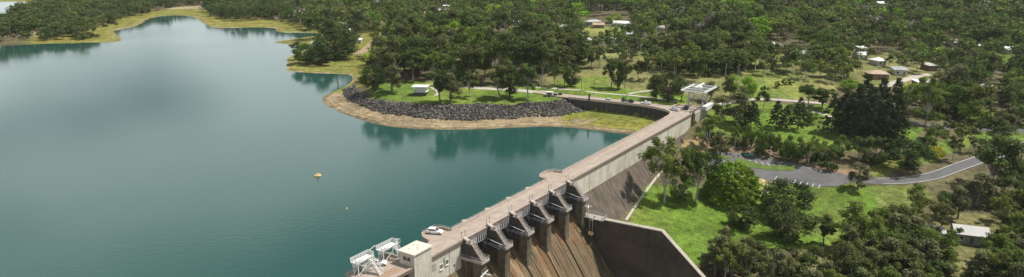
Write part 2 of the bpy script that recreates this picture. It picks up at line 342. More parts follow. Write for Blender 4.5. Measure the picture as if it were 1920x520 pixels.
zones = [
    ([(1030, 90), (1085, 85), (1200, 95), (1300, 120), (1420, 90), (1600, 95), (1760, 108), (1760, 170), (1600, 160), (1560, 180), (1400, 185), (1290, 200), (1060, 182), (1020, 165)], DRY),
    ([(1040, 150), (1130, 145), (1160, 168), (1215, 172), (1290, 178), (1300, 210), (1180, 190), (1040, 172)], LAWN),
    ([(1060, 165), (1120, 170), (1270, 190), (1270, 205), (1140, 186), (1060, 178)], LAWN),
    ([(690, 160), (780, 148), (860, 165), (1000, 160), (1065, 168), (1066, 186), (960, 197), (850, 199), (740, 192), (690, 178)], LAWN * 0.85 + OLIVE * 0.15),
    ([(1390, 100), (1460, 120), (1530, 150), (1540, 190), (1400, 182), (1370, 170), (1400, 140)], OLIVE),
    ([(1320, 210), (1380, 192), (1560, 196), (1700, 235), (1740, 240), (1700, 275), (1560, 285), (1420, 262), (1340, 255)], LAWN),
    ([(1420, 130), (1530, 165), (1520, 182), (1370, 184), (1380, 165)], OLIVE * 0.6 + LAWN * 0.5),
    ([(1640, 330), (1700, 320), (1780, 290), (1840, 268), (1920, 262), (1990, 240), (1990, 225), (1850, 245), (1740, 270), (1650, 300)], LAWN * 0.8 + OLIVE * 0.2),
    ([(1180, 400), (1200, 345), (1330, 350), (1400, 325), (1540, 350), (1700, 345), (1740, 360), (1640, 420), (1560, 465), (1330, 470), (1300, 520), (1180, 470)], LAWN),
    ([(1330, 285), (1600, 345), (1330, 345)], LAWN * 0.8 + DRY * 0.1),
    ([(1340, 258), (1420, 264), (1520, 282), (1580, 310), (1560, 325), (1500, 300), (1420, 287), (1340, 286)], EARTH * 0.75),
    ([(1550, 322), (1600, 320), (1615, 332), (1580, 334)], EARTH * .8),
    ([(1280, 262), (1330, 262), (1345, 300), (1290, 320)], EARTH * 0.6 + OLIVE * 0.3),
    ([(1400, 330), (1470, 342), (1500, 352), (1440, 352)], SAND * 1.3),
    ([(1655, 420), (1640, 355), (1720, 345), (1760, 365), (1700, 400)], DRY * 0.6 + LAWN * 0.4),
    ([(1500, 470), (1600, 450), (1760, 400), (1990, 400), (1990, 540), (1400, 560)], OLIVE * 0.7 + EARTH * 0.25),
    ([(1855, 100), (1930, 104), (1930, 117), (1880, 117)], LAWN * 0.9),
    ([(1095, 52), (1180, 48), (1200, 66), (1120, 75), (1090, 68)], OLIVE + LAWN * 0.2),
    ([(785, 16), (845, 10), (870, 22), (838, 38), (798, 40)], EARTH * 1.15),
    ([(670, 100), (690, 82), (720, 56), (735, 56), (730, 75), (700, 100)], SAND),
    ([(640, 100), (690, 96), (700, 108), (660, 112)], LAWN),
    ([(1640, 8), (1690, 8), (1670, 24), (1645, 22)], OLIVE),
    ([(920, 78), (975, 78), (975, 98), (930, 96)], LAWN),
]
for poly, cc in zones: paint(poly, cc, 1.2)
t_, s_ = to_ts(X, Y)
sd = shore_sd(X, Y); updn = ~((s_ > -3.4) & (t_ < 178))
k = fbm(X / 16, Y / 6, 21)
far = Y > 430
m = updn & far & (sd < 75) & (Z < 2.9); C[m] = SHOREG * (0.85 + 0.35 * nz2[m]) + (k[m][:, None] - 0.5) * np.array([0.10, 0.0, 0.0])
m = updn & far & (Z >= 2.4) & (Z < 3.5) & (sd < 130); C[m] = np.array([0.30, 0.25, 0.15]) * (0.8 + 0.4 * nz2[m])
m = updn & far & (sd < 2.5) & (sd > -3); C[m] = SAND
m = updn & ~far & (sd < 15); C[m] = SAND * (0.72 + 0.55 * k[m][:, None])
m = updn & ~far & (sd < 3.4); C[m] = SAND * (0.62 + 0.3 * k[m][:, None])
m = updn & ~far & (sd < 1.2); C[m] = SAND * 0.45
m = updn & ~far & (X > 26) & (t_ < 178) & (sd > 5) & (Z < 5) & (k > 0.45); C[m] = np.array([0.17, 0.165, 0.035])
m = updn & ~far & (X > 10) & (t_ < 178) & (sd > 16) & (Z < 5); C[m] = np.array([0.15, 0.165, 0.035]) * (0.8 + 0.4 * nz2[m])
m = updn & ~far & (Y > 402) & (X < -60) & (sd < 22); C[m] = np.array([0.20, 0.19, 0.035]) * (0.8 + 0.5 * nz2[m])
m = (Z < -28); C[m] = (0.06, 0.05, 0.04)
ca = me.color_attributes.new('Col', 'FLOAT_COLOR', 'POINT')
ca.data.foreach_set('color', np.hstack([np.clip(C, 0.005, 1), np.ones((len(V), 1))]).astype(np.float32).ravel())
def ground_mat():
    m, t, b = new_mat('terrain'); nn = t.nodes.new; lk = t.links.new
    a = nn('ShaderNodeVertexColor'); a.layer_name = 'Col'; co = nn('ShaderNodeTexCoord')
    cur = a.outputs['Color']
    for scl, fac in ((0.07, 0.30), (0.35, 0.40), (1.6, 0.45)):
        n = nn('ShaderNodeTexNoise'); n.inputs['Scale'].default_value = scl; n.inputs['Detail'].default_value = 4; n.inputs['Roughness'].default_value = 0.65; lk(co.outputs['Object'], n.inputs['Vector'])
        rp = nn('ShaderNodeValToRGB'); rp.color_ramp.elements[0].position = 0.3; rp.color_ramp.elements[1].position = 0.7; lk(n.outputs['Fac'], rp.inputs['Fac'])
        mu = nn('ShaderNodeMixRGB'); mu.blend_type = 'OVERLAY'; mu.inputs['Fac'].default_value = fac; lk(cur, mu.inputs['Color1']); lk(rp.outputs['Color'], mu.inputs['Color2']); cur = mu.outputs['Color']
    # old water lines left on the drawn-down shore
    sx = nn('ShaderNodeSeparateXYZ'); lk(co.outputs['Object'], sx.inputs[0]); nw = nn('ShaderNodeTexNoise'); nw.inputs['Scale'].default_value = .05; lk(co.outputs['Object'], nw.inputs['Vector'])
    za_ = nn('ShaderNodeMath'); za_.operation = 'MULTIPLY_ADD'; za_.inputs[1].default_value = 16.0; lk(sx.outputs['Z'], za_.inputs[0]); zn_ = nn('ShaderNodeMath'); zn_.operation = 'MULTIPLY'; zn_.inputs[1].default_value = 14.0; lk(nw.outputs['Fac'], zn_.inputs[0]); lk(zn_.outputs[0], za_.inputs[2])
    si = nn('ShaderNodeMath'); si.operation = 'SINE'; lk(za_.outputs[0], si.inputs[0]); mk = nn('ShaderNodeMapRange'); mk.inputs['From Min'].default_value = 1.5; mk.inputs['From Max'].default_value = 0.8; mk.inputs['To Min'].default_value = 0; mk.inputs['To Max'].default_value = .14; lk(sx.outputs['Z'], mk.inputs['Value'])
    m0 = nn('ShaderNodeMapRange'); m0.inputs['From Min'].default_value = -.6; m0.inputs['From Max'].default_value = -.5; lk(sx.outputs['Z'], m0.inputs['Value'])
    sm = nn('ShaderNodeMath'); sm.operation = 'MULTIPLY'; lk(si.outputs[0], sm.inputs[0]); lk(mk.outputs[0], sm.inputs[1]); sm2 = nn('ShaderNodeMath'); sm2.operation = 'MULTIPLY'; lk(sm.outputs[0], sm2.inputs[0]); lk(m0.outputs[0], sm2.inputs[1])
    o1 = nn('ShaderNodeMath'); o1.operation = 'ADD'; o1.inputs[1].default_value = 1.0; lk(sm2.outputs[0], o1.inputs[0]); vs = nn('ShaderNodeVectorMath'); vs.operation = 'SCALE'; lk(cur, vs.inputs[0]); lk(o1.outputs[0], vs.inputs['Scale']); cur = vs.outputs[0]
    lk(cur, b.inputs['Base Color']); b.inputs['Roughness'].default_value = 0.95; b.inputs['Specular IOR Level'].default_value = 0.1
    bp = nn('ShaderNodeBump'); bp.inputs['Strength'].default_value = 0.5; bp.inputs['Distance'].default_value = 0.4; lk(n.outputs['Fac'], bp.inputs['Height']); lk(bp.outputs['Normal'], b.inputs['Normal'])
    return m
me.materials.append(ground_mat())
ground_o = bpy.data.objects.new('ground', me); col.objects.link(ground_o); structure(ground_o)

# ------------------------------------------------------------------ water
def water_mat(name, base, rough):
    m, t, b = new_mat(name); nn = t.nodes.new; lk = t.links.new
    b.inputs['Base Color'].default_value = (*base, 1); b.inputs['Roughness'].default_value = rough; b.inputs['IOR'].default_value = 1.33; b.inputs['Specular IOR Level'].default_value = 0.5
    co = nn('ShaderNodeTexCoord')
    n0 = nn('ShaderNodeTexNoise'); n0.inputs['Scale'].default_value = 0.012; n0.inputs['Detail'].default_value = 3; lk(co.outputs['Object'], n0.inputs['Vector'])
    mr = nn('ShaderNodeMapRange'); mr.inputs['From Min'].default_value = 0.35; mr.inputs['From Max'].default_value = 0.65; mr.inputs['To Min'].default_value = rough * 0.7; mr.inputs['To Max'].default_value = rough * 1.5
    lk(n0.outputs['Fac'], mr.inputs['Value']); lk(mr.outputs['Result'], b.inputs['Roughness'])
    ma = nn('ShaderNodeMapping'); ma.inputs['Rotation'].default_value = (0, 0, 0.5); ma.inputs['Scale'].default_value = (0.5, 1.0, 1.0); lk(co.outputs['Object'], ma.inputs['Vector'])
    n = nn('ShaderNodeTexNoise'); n.inputs['Scale'].default_value = 0.55; n.inputs['Detail'].default_value = 5; n.inputs['Roughness'].default_value = 0.6; lk(ma.outputs['Vector'], n.inputs['Vector'])
    bp = nn('ShaderNodeBump'); bp.inputs['Strength'].default_value = 0.3; bp.inputs['Distance'].default_value = 0.1; lk(n.outputs['Fac'], bp.inputs['Height']); lk(bp.outputs['Normal'], b.inputs['Normal'])
    return m
mb = MB()
wp = [(-2500, 1400), (-2500, -400), tuple(ts_xy(-330, -5)), tuple(ts_xy(170, -5)), (140, 500), (140, 1400)]
mb.add([(x, y, 0) for x, y in wp], [tuple(range(len(wp)))])
res = mb.build('reservoir_water', water_mat('lake_water', (0.016, 0.063, 0.052), 0.075)); structure(res)
mb = MB(); p = [ts_xy(-100, 5), ts_xy(-100, 160), ts_xy(62, 160), ts_xy(62, 5)]
mb.add([(a[0], a[1], -33.5) for a in p], [(0, 1, 2, 3)])
structure(mb.build('stilling_pool_water', water_mat('pool_water', (0.02, 0.03, 0.025), 0.1)))

# ------------------------------------------------------------------ the dam (local x = t along crest, y = -s, z = -h)
DAM_RZ = math.atan2(E_[1], E_[0])
dam = empty('concrete_dam', (A0[0], A0[1], D), DAM_RZ, 'long concrete gravity dam with road deck, gate piers and brown spillway holding back the reservoir', 'dam')
def Lp(pts): return [(-s, -h) for s, h in pts]
PT = [11.3 * k for k in range(6)]            # pier stations
BZ = 0.8                                     # deck slab thickness
def prof_block(mb, t0, t1, pts): mb.prism(Lp(pts), t0, t1, 'x')
# right abutment monoliths
ts_ = np.linspace(58.2, 176, 9)
MB().box(58.2, 176, 1.2, 6.2, -36, -BZ - 0.02).build('core', M_BATTER, dam)
for i in range(8):
    a, b = ts_[i] + 0.11, ts_[i + 1] - 0.11
    o = 0.025 * (i % 3)
    m = MB(); prof_block(m, a, b, [(-6.4, BZ), (-o, BZ), (-o, 7.9), (-6.4, 7.9)]); m.build('wall_block', M_WALL, dam)
    hb = 36 if i < 3 else 26
    m = MB(); prof_block(m, a, b, [(-6.4, 7.92), (0.12 - o, 7.92), (0.12 - o + 0.75 * (hb - 7.92), hb), (-6.4, hb)]); m.build('batter_block', M_BATTER, dam)
# left wall by the tower
def left_window(parent, t, h, wd, ht):
    wn = MB().box(t - wd / 2, t + wd / 2, -0.02, -0.06, -h - ht / 2, -h + ht / 2).build('window', M_GLASS, parent)
    f = MB()
    f.box(t - wd / 2 - .12, t - wd / 2, 0.0, -0.12, -h - ht / 2 - .1, -h + ht / 2 + .1).box(t + wd / 2, t + wd / 2 + .12, 0, -0.12, -h - ht / 2 - .1, -h + ht / 2 + .1)
    f.box(t - wd / 2, t + wd / 2, 0, -0.12, -h + ht / 2, -h + ht / 2 + .1).box(t - .04, t + .04, 0, -.1, -h - ht / 2, -h + ht / 2).build('frame', M_WHITE, wn)
    MB().box(t - wd / 2 - .2, t + wd / 2 + .2, 0, -0.3, -h - ht / 2 - .32, -h - ht / 2 - .1).build('sill', M_WHITE, wn)
for i, (a, b) in enumerate([(-14.0, -6.35), (-6.2, -1.3)]):
    m = MB(); prof_block(m, a, b, [(-6.4, BZ), (0, BZ), (0, 7.9), (-6.4, 7.9)]); wb = m.build('wall_block', M_WALL, dam)
    m = MB(); prof_block(m, a, b, [(-6.4, 7.92), (0.12, 7.92), (0.12 + 0.75 * 28, 36), (-6.4, 36)]); m.build('batter_block', M_CHUTE, dam)
    if i == 0:
        left_window(wb, -9.7, 4.1, 0.95, 1.25); left_window(wb, -7.3, 3.7, 0.95, 1.25)
        g = MB()
        for k in range(6): g.box(-13.2, -11.7, 0, -0.08, -2.4 - k * 0.34, -2.2 - k * 0.34)
        g.build('vent_grille', M_CAP, wb)
        MB().tube((-8.5, -0.12, -2.0), (-8.5, -0.12, -4.6), 0.07).build('conduit', M_STEEL_D, wb)
    else: MB().box(-4.6, -4.1, -0.02, -0.08, -6.2, -5.6).build('vent', M_STEEL_D, wb)
m = MB(); prof_block(m, -60, -14.2, [(-6.4, 2.4), (-1.5, 2.4), (-1.5, 36), (-6.4, 36)]); m.build('wall_block', M_PIER, dam)
# deck slabs, upstream and downstream parapets
edges = [-60] + [-48.7, -37.4, -26.1, -14.1, -1.4] + [11.3 * k + 5.65 for k in range(0, 5)] + [58.2] + list(np.linspace(58.2, 176, 9)[1:])
for a, b in zip(edges[:-1], edges[1:]):
    MB().box(a + 0.03, b - 0.03, -0.28, 6.6, -BZ, 0).build('deck_slab', M_DECK, dam)
    MB().box(a + 0.05, b - 0.05, -0.32, -0.285, -BZ - 0.08, 0.02).build('fascia', M_FASCIA, dam)
def parapet(segs, y0, y1, zt):
    for a, b in segs:
        n = max(1, int((b - a) / 8))
        for i in range(n):
            q0 = a + (b - a) * i / n + 0.04; q1 = a + (b - a) * (i + 1) / n - 0.04
            MB().box(q0, q1, y0, y1, 0.004, zt).build('parapet', M_PARA, dam)
parapet([(-60, -33.2), (2.6, 54.3), (64.0, 158)], 6.25, 6.6, 0.75)
parapet([(-13.6, 0), (58.2, 176)], -0.3, 0.05, 0.6)
rail = MB()
for a, b in ((2.6, 54.3), (64, 158)):
    rail.bar((a, 6.42, 1.15), (b, 6.42, 1.15), 0.05)
    for q in np.arange(a + 1, b, 2.5): rail.bar((q, 6.42, 0.7), (q, 6.42, 1.15), 0.04)
rail.build('handrail', M_STEEL_L, dam)
# upstream bastions: car lay-by, second lay-by, wide deck by the hoists
def bastion(poly, depth=1.6, gap=None):
    MB().prism([(t, -s) for t, s in poly], -depth, -0.003, 'z').build('bastion_slab', M_DECK, dam)
    MB().prism([(t, -s) for t, s in poly], -depth - 9, -depth - 0.02, 'z').build('bastion_wall', M_PIER, dam)
    c = MB()
    for (t0, s0), (t1, s1) in zip(poly[:-1], poly[1:]):
        L = math.hypot(t1 - t0, s1 - s0); nx_, ny_ = (s1 - s0) / L * .17, -(t1 - t0) / L * .17
        c.prism([(t0 + nx_, -s0 - ny_), (t1 + nx_, -s1 - ny_), (t1 - nx_, -s1 + ny_), (t0 - nx_, -s0 + ny_)], 0.0, 0.72, 'z')
    c.build('parapet', M_PARA, dam)
    c = MB()
    for (t0, s0), (t1, s1) in zip(poly[:-1], poly[1:]): c.bar((t0, -s0, 1.15), (t1, -s1, 1.15), 0.05); c.bar((t0, -s0, .7), (t0, -s0, 1.15), .05)
    c.build('handrail', M_STEEL_L, dam)
bastion([(-6.6, -6.62), (-5.6, -9.6), (-3.9, -11.3), (1.2, -11.3), (2.4, -9.4), (2.5, -6.62)])
bastion([(54.4, -6.62), (54.4, -9.4), (57.0, -11.0), (61.6, -11.0), (63.9, -9.4), (63.9, -6.62)])
bastion([(-33.0, -6.62), (-33.0, -10.0), (-18.6, -10.0), (-18.6, -6.62)])
MB().box(-30, -22.5, 1.2, 4.0, 0.004, 0.03).build('deck_patch', surf('brown_patch', (0.30, 0.21, 0.15), 0.85, 0.2, 0.8), dam)
# piers
CH = [(-6.4, 9.5), (-4.5, 7.9), (-2.2, 7.4), (0, 8.1), (2.5, 10.2), (5, 13.2), (8, 17.2), (11.0, 21.6), (13.6, 25.6), (15.4, 28.2), (16.9, 29.6), (18.0, 30.0)]
def pier_parts():
    p = {}
    m = MB(); m.prism(Lp([(-9.4, 0.5), (-7.0, 0.5), (-7.0, 0.86), (-0.4, 0.86), (-0.4, 4.9), (6.6, 4.9), (6.6, 12.0), (8.5, 36), (-9.4, 36)]), -1.25, 1.25, 'x'); p['pier'] = (m, M_PIER)
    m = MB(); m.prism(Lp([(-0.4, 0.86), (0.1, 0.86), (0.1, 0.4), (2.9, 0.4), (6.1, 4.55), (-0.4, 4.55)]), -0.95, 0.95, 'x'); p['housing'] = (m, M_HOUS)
    m = MB(); m.box(-1.75, 1.75, 0.9, -7.3, -5.0, -4.56); m.box(-1.75, -1.6, 0.9, -7.3, -4.56, -4.3).box(1.6, 1.75, 0.9, -7.3, -4.56, -4.3).box(-1.6, 1.6, -7.15, -7.3, -4.56, -4.3); p['ledge'] = (m, M_LEDGE)
    m = MB()
    for x in (-0.85, 0.15): m.prism([(-2.75, -0.05), (-3.05, -0.05), (-6.95, -4.45), (-6.5, -4.55)], x, x + 0.16, 'x')
    for k in range(13): f = (k + .5) / 13; m.box(-0.7, 0.16, -2.8 - f * 3.9, -3.05 - f * 3.9, -0.3 - f * 4.3, -0.22 - f * 4.3)
    p['stair'] = (m, M_LEDGE)
    m = MB()
    for x in (-0.82, 0.26): m.bar((x, -2.9, 0.85), (x, -6.8, -3.5), 0.05)
    for k in range(4):
        f = k / 3
        for x in (-0.82, 0.26): m.bar((x, -2.9 - 3.9 * f, -0.1 - 4.3 * f), (x, -2.9 - 3.9 * f, 0.85 - 4.35 * f), 0.045)
    p['stair_rail'] = (m, M_LEDGE)
    m = MB(); m.box(-1.25, 1.25, -1.7, -3.3, -0.42, -0.2); p['landing'] = (m, M_LEDGE)
    m = MB()
    for (a, b) in (((-1.2, -1.75), (-1.2, -3.25)), ((1.2, -1.75), (1.2, -3.25)), ((0.4, -3.25), (1.2, -3.25))):
        for z in (0.3, 0.8): m.bar((*a, z), (*b, z), 0.05)
        for q in (a, b): m.bar((*q, -0.2), (*q, 0.85), 0.055)
    p['landing_rail'] = (m, M_LEDGE)
    m = MB().box(-1.0, -0.4, -2.3, -2.9, -0.2, 0.7); p['control_box'] = (m, M_LEDGE)
    m = MB(); m.prism([(0.25, 0.55), (0.05, 0.25), (-2.1, -0.32), (-2.1, -0.1), (-0.1, 0.75)], -0.55, 0.55, 'x'); p['upper_stair'] = (m, M_LEDGE)
    m = MB()
    for x in (-1.75, 1.75):
        for z in (-3.9, -3.5): m.bar((x * .97, 0.8, z), (x * .97, -7.2, z), 0.04)
        for q in np.linspace(0.8, -7.2, 6): m.bar((x * .97, q, -4.5), (x * .97, q, -3.48), 0.045)
    for z in (-3.9, -3.5): m.bar((-1.7, -7.2, z), (1.7, -7.2, z), 0.04)
    p['ledge_rail'] = (m, M_STEEL_L)
    m = MB()
    for x in (-0.7, 0.75): m.tube((x, 0.1, 0), (x, 0.1, 2.1), 0.07, 6, 0.05).tube((x, 0.1, 2.1), (x, 0.1, 2.3), 0.13)
    p['lamp_post'] = (m, M_STEEL_D)
    m = MB(); m.prism([(-1.25, 7.0), (-0.9, 8.6), (0, 9.4), (0.9, 8.6), (1.25, 7.0)], -0.48, -0.3, 'z'); p['nose_cap'] = (m, M_LEDGE)
    return p
PP = pier_parts(); proto = {}
for k, t in enumerate(PT):
    root = None
    for nm, (m, mt) in PP.items():
        if k == 0: o = m.build(nm, mt, dam); proto[nm] = o.data
        else: o = share(nm, proto[nm], dam)
        if root is None: root = o; o.location = (t, 0, 0)
        else: o.parent = root
# bays: girder, ribs, gate, hoist truss, chute, divider
ribme = None
def truss(t, parent):
    fr = MB()
    for x in (t - 1.1, t + 1.1):
        fr.bar((x, -1.2, -3.0), (x, -6.4, -3.9), 0.17); fr.bar((x, -1.2, -6.2), (x, -6.4, -4.3), 0.13); fr.bar((x, -1.2, -3.0), (x, -1.2, -6.2), 0.13)
        fr.bar((x, -2.9, -3.2), (x, -2.9, -5.6), 0.1); fr.bar((x, -2.9, -5.6), (x, -4.6, -3.6), 0.1); fr.bar((x, -4.6, -3.6), (x, -4.6, -5.0), 0.1); fr.bar((x, -1.2, -3.1), (x, -2.9, -5.6), .09)
    for q in (-1.2, -2.9, -4.6, -6.3): fr.bar((t - 1.1, q, -3.3 - (q + 1.2) * -0.15), (t + 1.1, q, -3.3 - (q + 1.2) * -0.15), 0.1)
    tr = fr.build('hoist_truss', M_STEEL_D, parent)
    MB().box(t + .95, t + 1.2, -1.2, -6.5, 0, 0.14).build('walkway', M_STEEL_L, tr)
    tr.children[0].rotation_euler = (0.17, 0, 0); tr.children[0].location = (0, 0, -2.62)
    MB().box(t - 1.3, t + 1.3, -6.2, -6.6, -4.4, -3.9).build('cross_beam', M_STEEL_D, tr)
    MB().tube((t - 0.3, -3.0, -3.4), (t - 0.3, -6.0, -3.9), 0.16, 8).build('hydraulic_ram', M_STEEL_D, tr)
for k in range(5):
    t0 = PT[k] + 1.3; t1 = PT[k + 1] - 1.3
    gd = MB().box(t0, t1, -0.02, -0.2, -2.7, -BZ - 0.1).box(t0, t1, 0.2, -0.42, -2.9, -2.7).build('girder', M_STEEL_D, dam)
    MB().box(t0, t1, 0.25, -0.5, -3.02, -2.9).build('girder_flange', M_STEEL_L, gd)
    for q in np.linspace(t0 + 0.3, t1 - 0.3, 10):
        if ribme is None: ribme = MB().box(-.13, .13, -0.2, -0.4, -2.69, -BZ - 0.1).build('rib', M_RIB, gd); ribme.location = (q, 0, 0); ribme = ribme.data
        else: share('rib', ribme, gd, (q, 0, 0))
    MB().box(t0, t1, -0.30, -0.36, 0.05, 0.14).build('deck_edge_rail', M_STEEL_L, dam)
    g = MB(); a = [(-4.2 + 1.9 * math.cos(x) * 2 - 3.8, 6.0 + 4.6 * math.sin(x)) for x in np.linspace(-0.75, 0.4, 9)]
    g.prism(Lp([(s, h) for s, h in a] + [(s - 0.3, h) for s, h in a[::-1]]), t0, t1, 'x'); g.build('radial_gate', M_STEEL_D, dam)
    truss(t1 - 1.9, dam)
    ch = MB()
    v = []; f = []
    nseg = len(CH)
    prof = CH + [(18.0, 36), (-6.4, 36)]
    ch.prism(Lp(prof), t0 - 0.02, t1 + 0.02, 'x'); ch.build('chute_bay', M_CHUTE, dam)
for k in range(6):                      # low ribs that carry each pier's line down the chute
    t = PT[k]; prof = [(s, h - 0.9) for s, h in CH[4:]] + [(18.2, 36), (2, 36)]
    m = MB(); m.prism(Lp(prof), t - 1.27, t + 1.27, 'x'); m.build('chute_divider', M_CHUTE, dam)
    for off in (-3.4, 3.2):
        if 0 <= k + (off > 0) - 1 < 5 or (off > 0 and k < 5):
            m = MB(); pr = [(s, h - 0.28) for s, h in CH[4:]] + [(s, h + 0.3) for s, h in CH[4:][::-1]]
            tt = t + off
            if 0 < tt < 56.5: m.prism(Lp(pr), tt - 0.35, tt + 0.35, 'x'); m.build('chute_joint', M_CHUTE, dam)
m = MB(); prof_block(m, -60, -14.3, CH + [(18, 36), (-6, 36)]); m.build('chute_bay', M_CHUTE, dam)
# end pillar and wing blocks of the abutment
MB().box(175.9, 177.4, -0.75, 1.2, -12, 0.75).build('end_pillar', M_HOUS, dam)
MB().box(177.45, 194, -1.2, 0.2, -6, -0.15).build('wing_wall', M_CAP, dam)

# ------------------------------------------------------------------ tower on the deck
tw = empty('concrete_tower', (*ts_xy(-17.15, -1.95), D), DAM_RZ, 'square concrete tower with flat cream roof standing on the dam deck', 'tower')
MB().box(-3.25, 3.25, -2.45, 2.45, -34, 3.2).build('wall', M_WALL, tw)
m = MB().box(-3.55, 3.55, -2.75, 2.75, 3.2, 3.55); rf = m.build('roof', surf('cream_roof', (0.60, 0.54, 0.45), 0.8, 0.12, 0.8), tw)
m = MB()
for x, y in ((0.3, -0.4), (1.4, 0.3), (-1.2, 0.9), (0.9, 1.3), (-.4, -1.2)): m.box(x - .12, x + .12, y - .1, y + .1, 3.55, 3.75)
m.build('roof_vent', M_STEEL_L, rf)
for y in (0.55, -0.75):
    wn = MB().box(-3.3, -3.36, y - .4, y + .4, 1.35, 2.25).build('window', M_GLASS, tw)
    MB().box(-3.285, -3.42, y - .52, y - .4, 1.3, 2.3).box(-3.285, -3.42, y + .4, y + .52, 1.3, 2.3).build('frame', M_CAP, wn)
    MB().box(-3.285, -3.62, y - .6, y + .6, 1.1, 1.3).build('sill', M_WHITE, wn)
MB().box(3.26, 3.32, -0.6, 0.5, 0.05, 2.2).build('door', M_STEEL_D, tw)

# ------------------------------------------------------------------ training wall, service platform, hook hoist, davits
trw = empty('training_wall', (*ts_xy(59, 20), -30), DAM_RZ, 'tall dark concrete training wall with pale coping beside the spillway', 'wall')
def TL(t, s, h): return (t - 59, -(s - 20), 38 - h)
poly = [(5.5, 11.6), (13, 11.6), (33, 10.9), (49, 24.5), (60, 34), (60, 44), (5.5, 44)]
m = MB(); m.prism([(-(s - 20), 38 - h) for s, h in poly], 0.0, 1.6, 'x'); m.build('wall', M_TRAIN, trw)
for (s0, h0), (s1, h1) in zip(poly[:4], poly[1:5]):
    m = MB(); m.prism([(-(s0 - 20), 38 - h0), (-(s1 - 20), 38 - h1), (-(s1 - 20), 38.28 - h1), (-(s0 - 20), 38.28 - h0)], -0.12, 1.72, 'x'); m.build('coping', M_CAP, trw)
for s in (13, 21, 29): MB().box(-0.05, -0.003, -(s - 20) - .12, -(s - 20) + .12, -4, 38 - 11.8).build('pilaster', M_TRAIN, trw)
spf = empty('service_platform', (*ts_xy(58.6, 9), D - 11.3), DAM_RZ, 'grey railed service platform at the head of the dark training wall', 'platform')
MB().box(-1.6, 2.2, -4.2, 3.6, 0, 0.25).build('floor_slab', M_LEDGE, spf)
for a, b in (((-1.5, 3.5), (-1.5, -4.1)), ((-1.5, -4.1), (2.1, -4.1)), ((2.1, -4.1), (2.1, 3.5))):
    m = MB()
    for z in (0.8, 1.3): m.bar((*a, z), (*b, z), 0.07)
    for f in np.linspace(0, 1, 6): q = [a[i] + (b[i] - a[i]) * f for i in (0, 1)]; m.bar((*q, 0.25), (*q, 1.35), 0.06)
    m.build('railing', M_STEEL_L, spf)
hk = empty('hook_hoist', (*ts_xy(56.4, 9.6), D - 11.2), DAM_RZ, 'yellow hook block hanging on chains from a pale trolley off the service platform', 'hoist')
MB().box(-0.9, 0.9, -0.6, 0.6, 0, 0.9).build('trolley', M_STEEL_L, hk)
MB().box(0.5, 2.4, -0.2, 0.2, 0.25, 0.55).build('bracket', M_STEEL_D, hk)
for y in (-0.55, 0.55): MB().bar((-0.3, y, 0), (-0.3, y, -4.2), 0.09).build('chain', M_STEEL_L, hk)
m = MB().box(-.7, .1, -.7, .7, -5.3, -4.2); m.tube((-.3, -.8, -4.7), (-.3, .8, -4.7), 0.55, 10); m.build('hook_block', M_YELLOW, hk)
def davit(t, s, h, rz, ht, arm, label):
    r = empty('davit', (*ts_xy(t, s), D - h), DAM_RZ + rz, label, 'davit', 'white davits on the spillway piers')
    MB().tube((0, 0, 0), (0, 0, ht), 0.16, 8, 0.12).build('post', M_WHITE, r)
    MB().box(-arm, arm, -.13, .13, ht - .25, ht).build('arm', M_WHITE, r)
    MB().box(-.12, .12, -arm * .8, arm * .8, ht - .1, ht + .12).build('arm', M_WHITE, r)
    MB().tube((0, 0, 0), (0, 0, .2), .4, 8).build('base', M_STEEL_L, r)
davit(57.6, 7.6, 11.05, 0.5, 3.7, 1.5, 'white cross-armed davit on the service platform by the dark training wall')
davit(-0.6, 7.0, 10.6, 0.2, 2.6, 2.6, 'white cross-armed davit on the pier nearest the cream roofed tower')

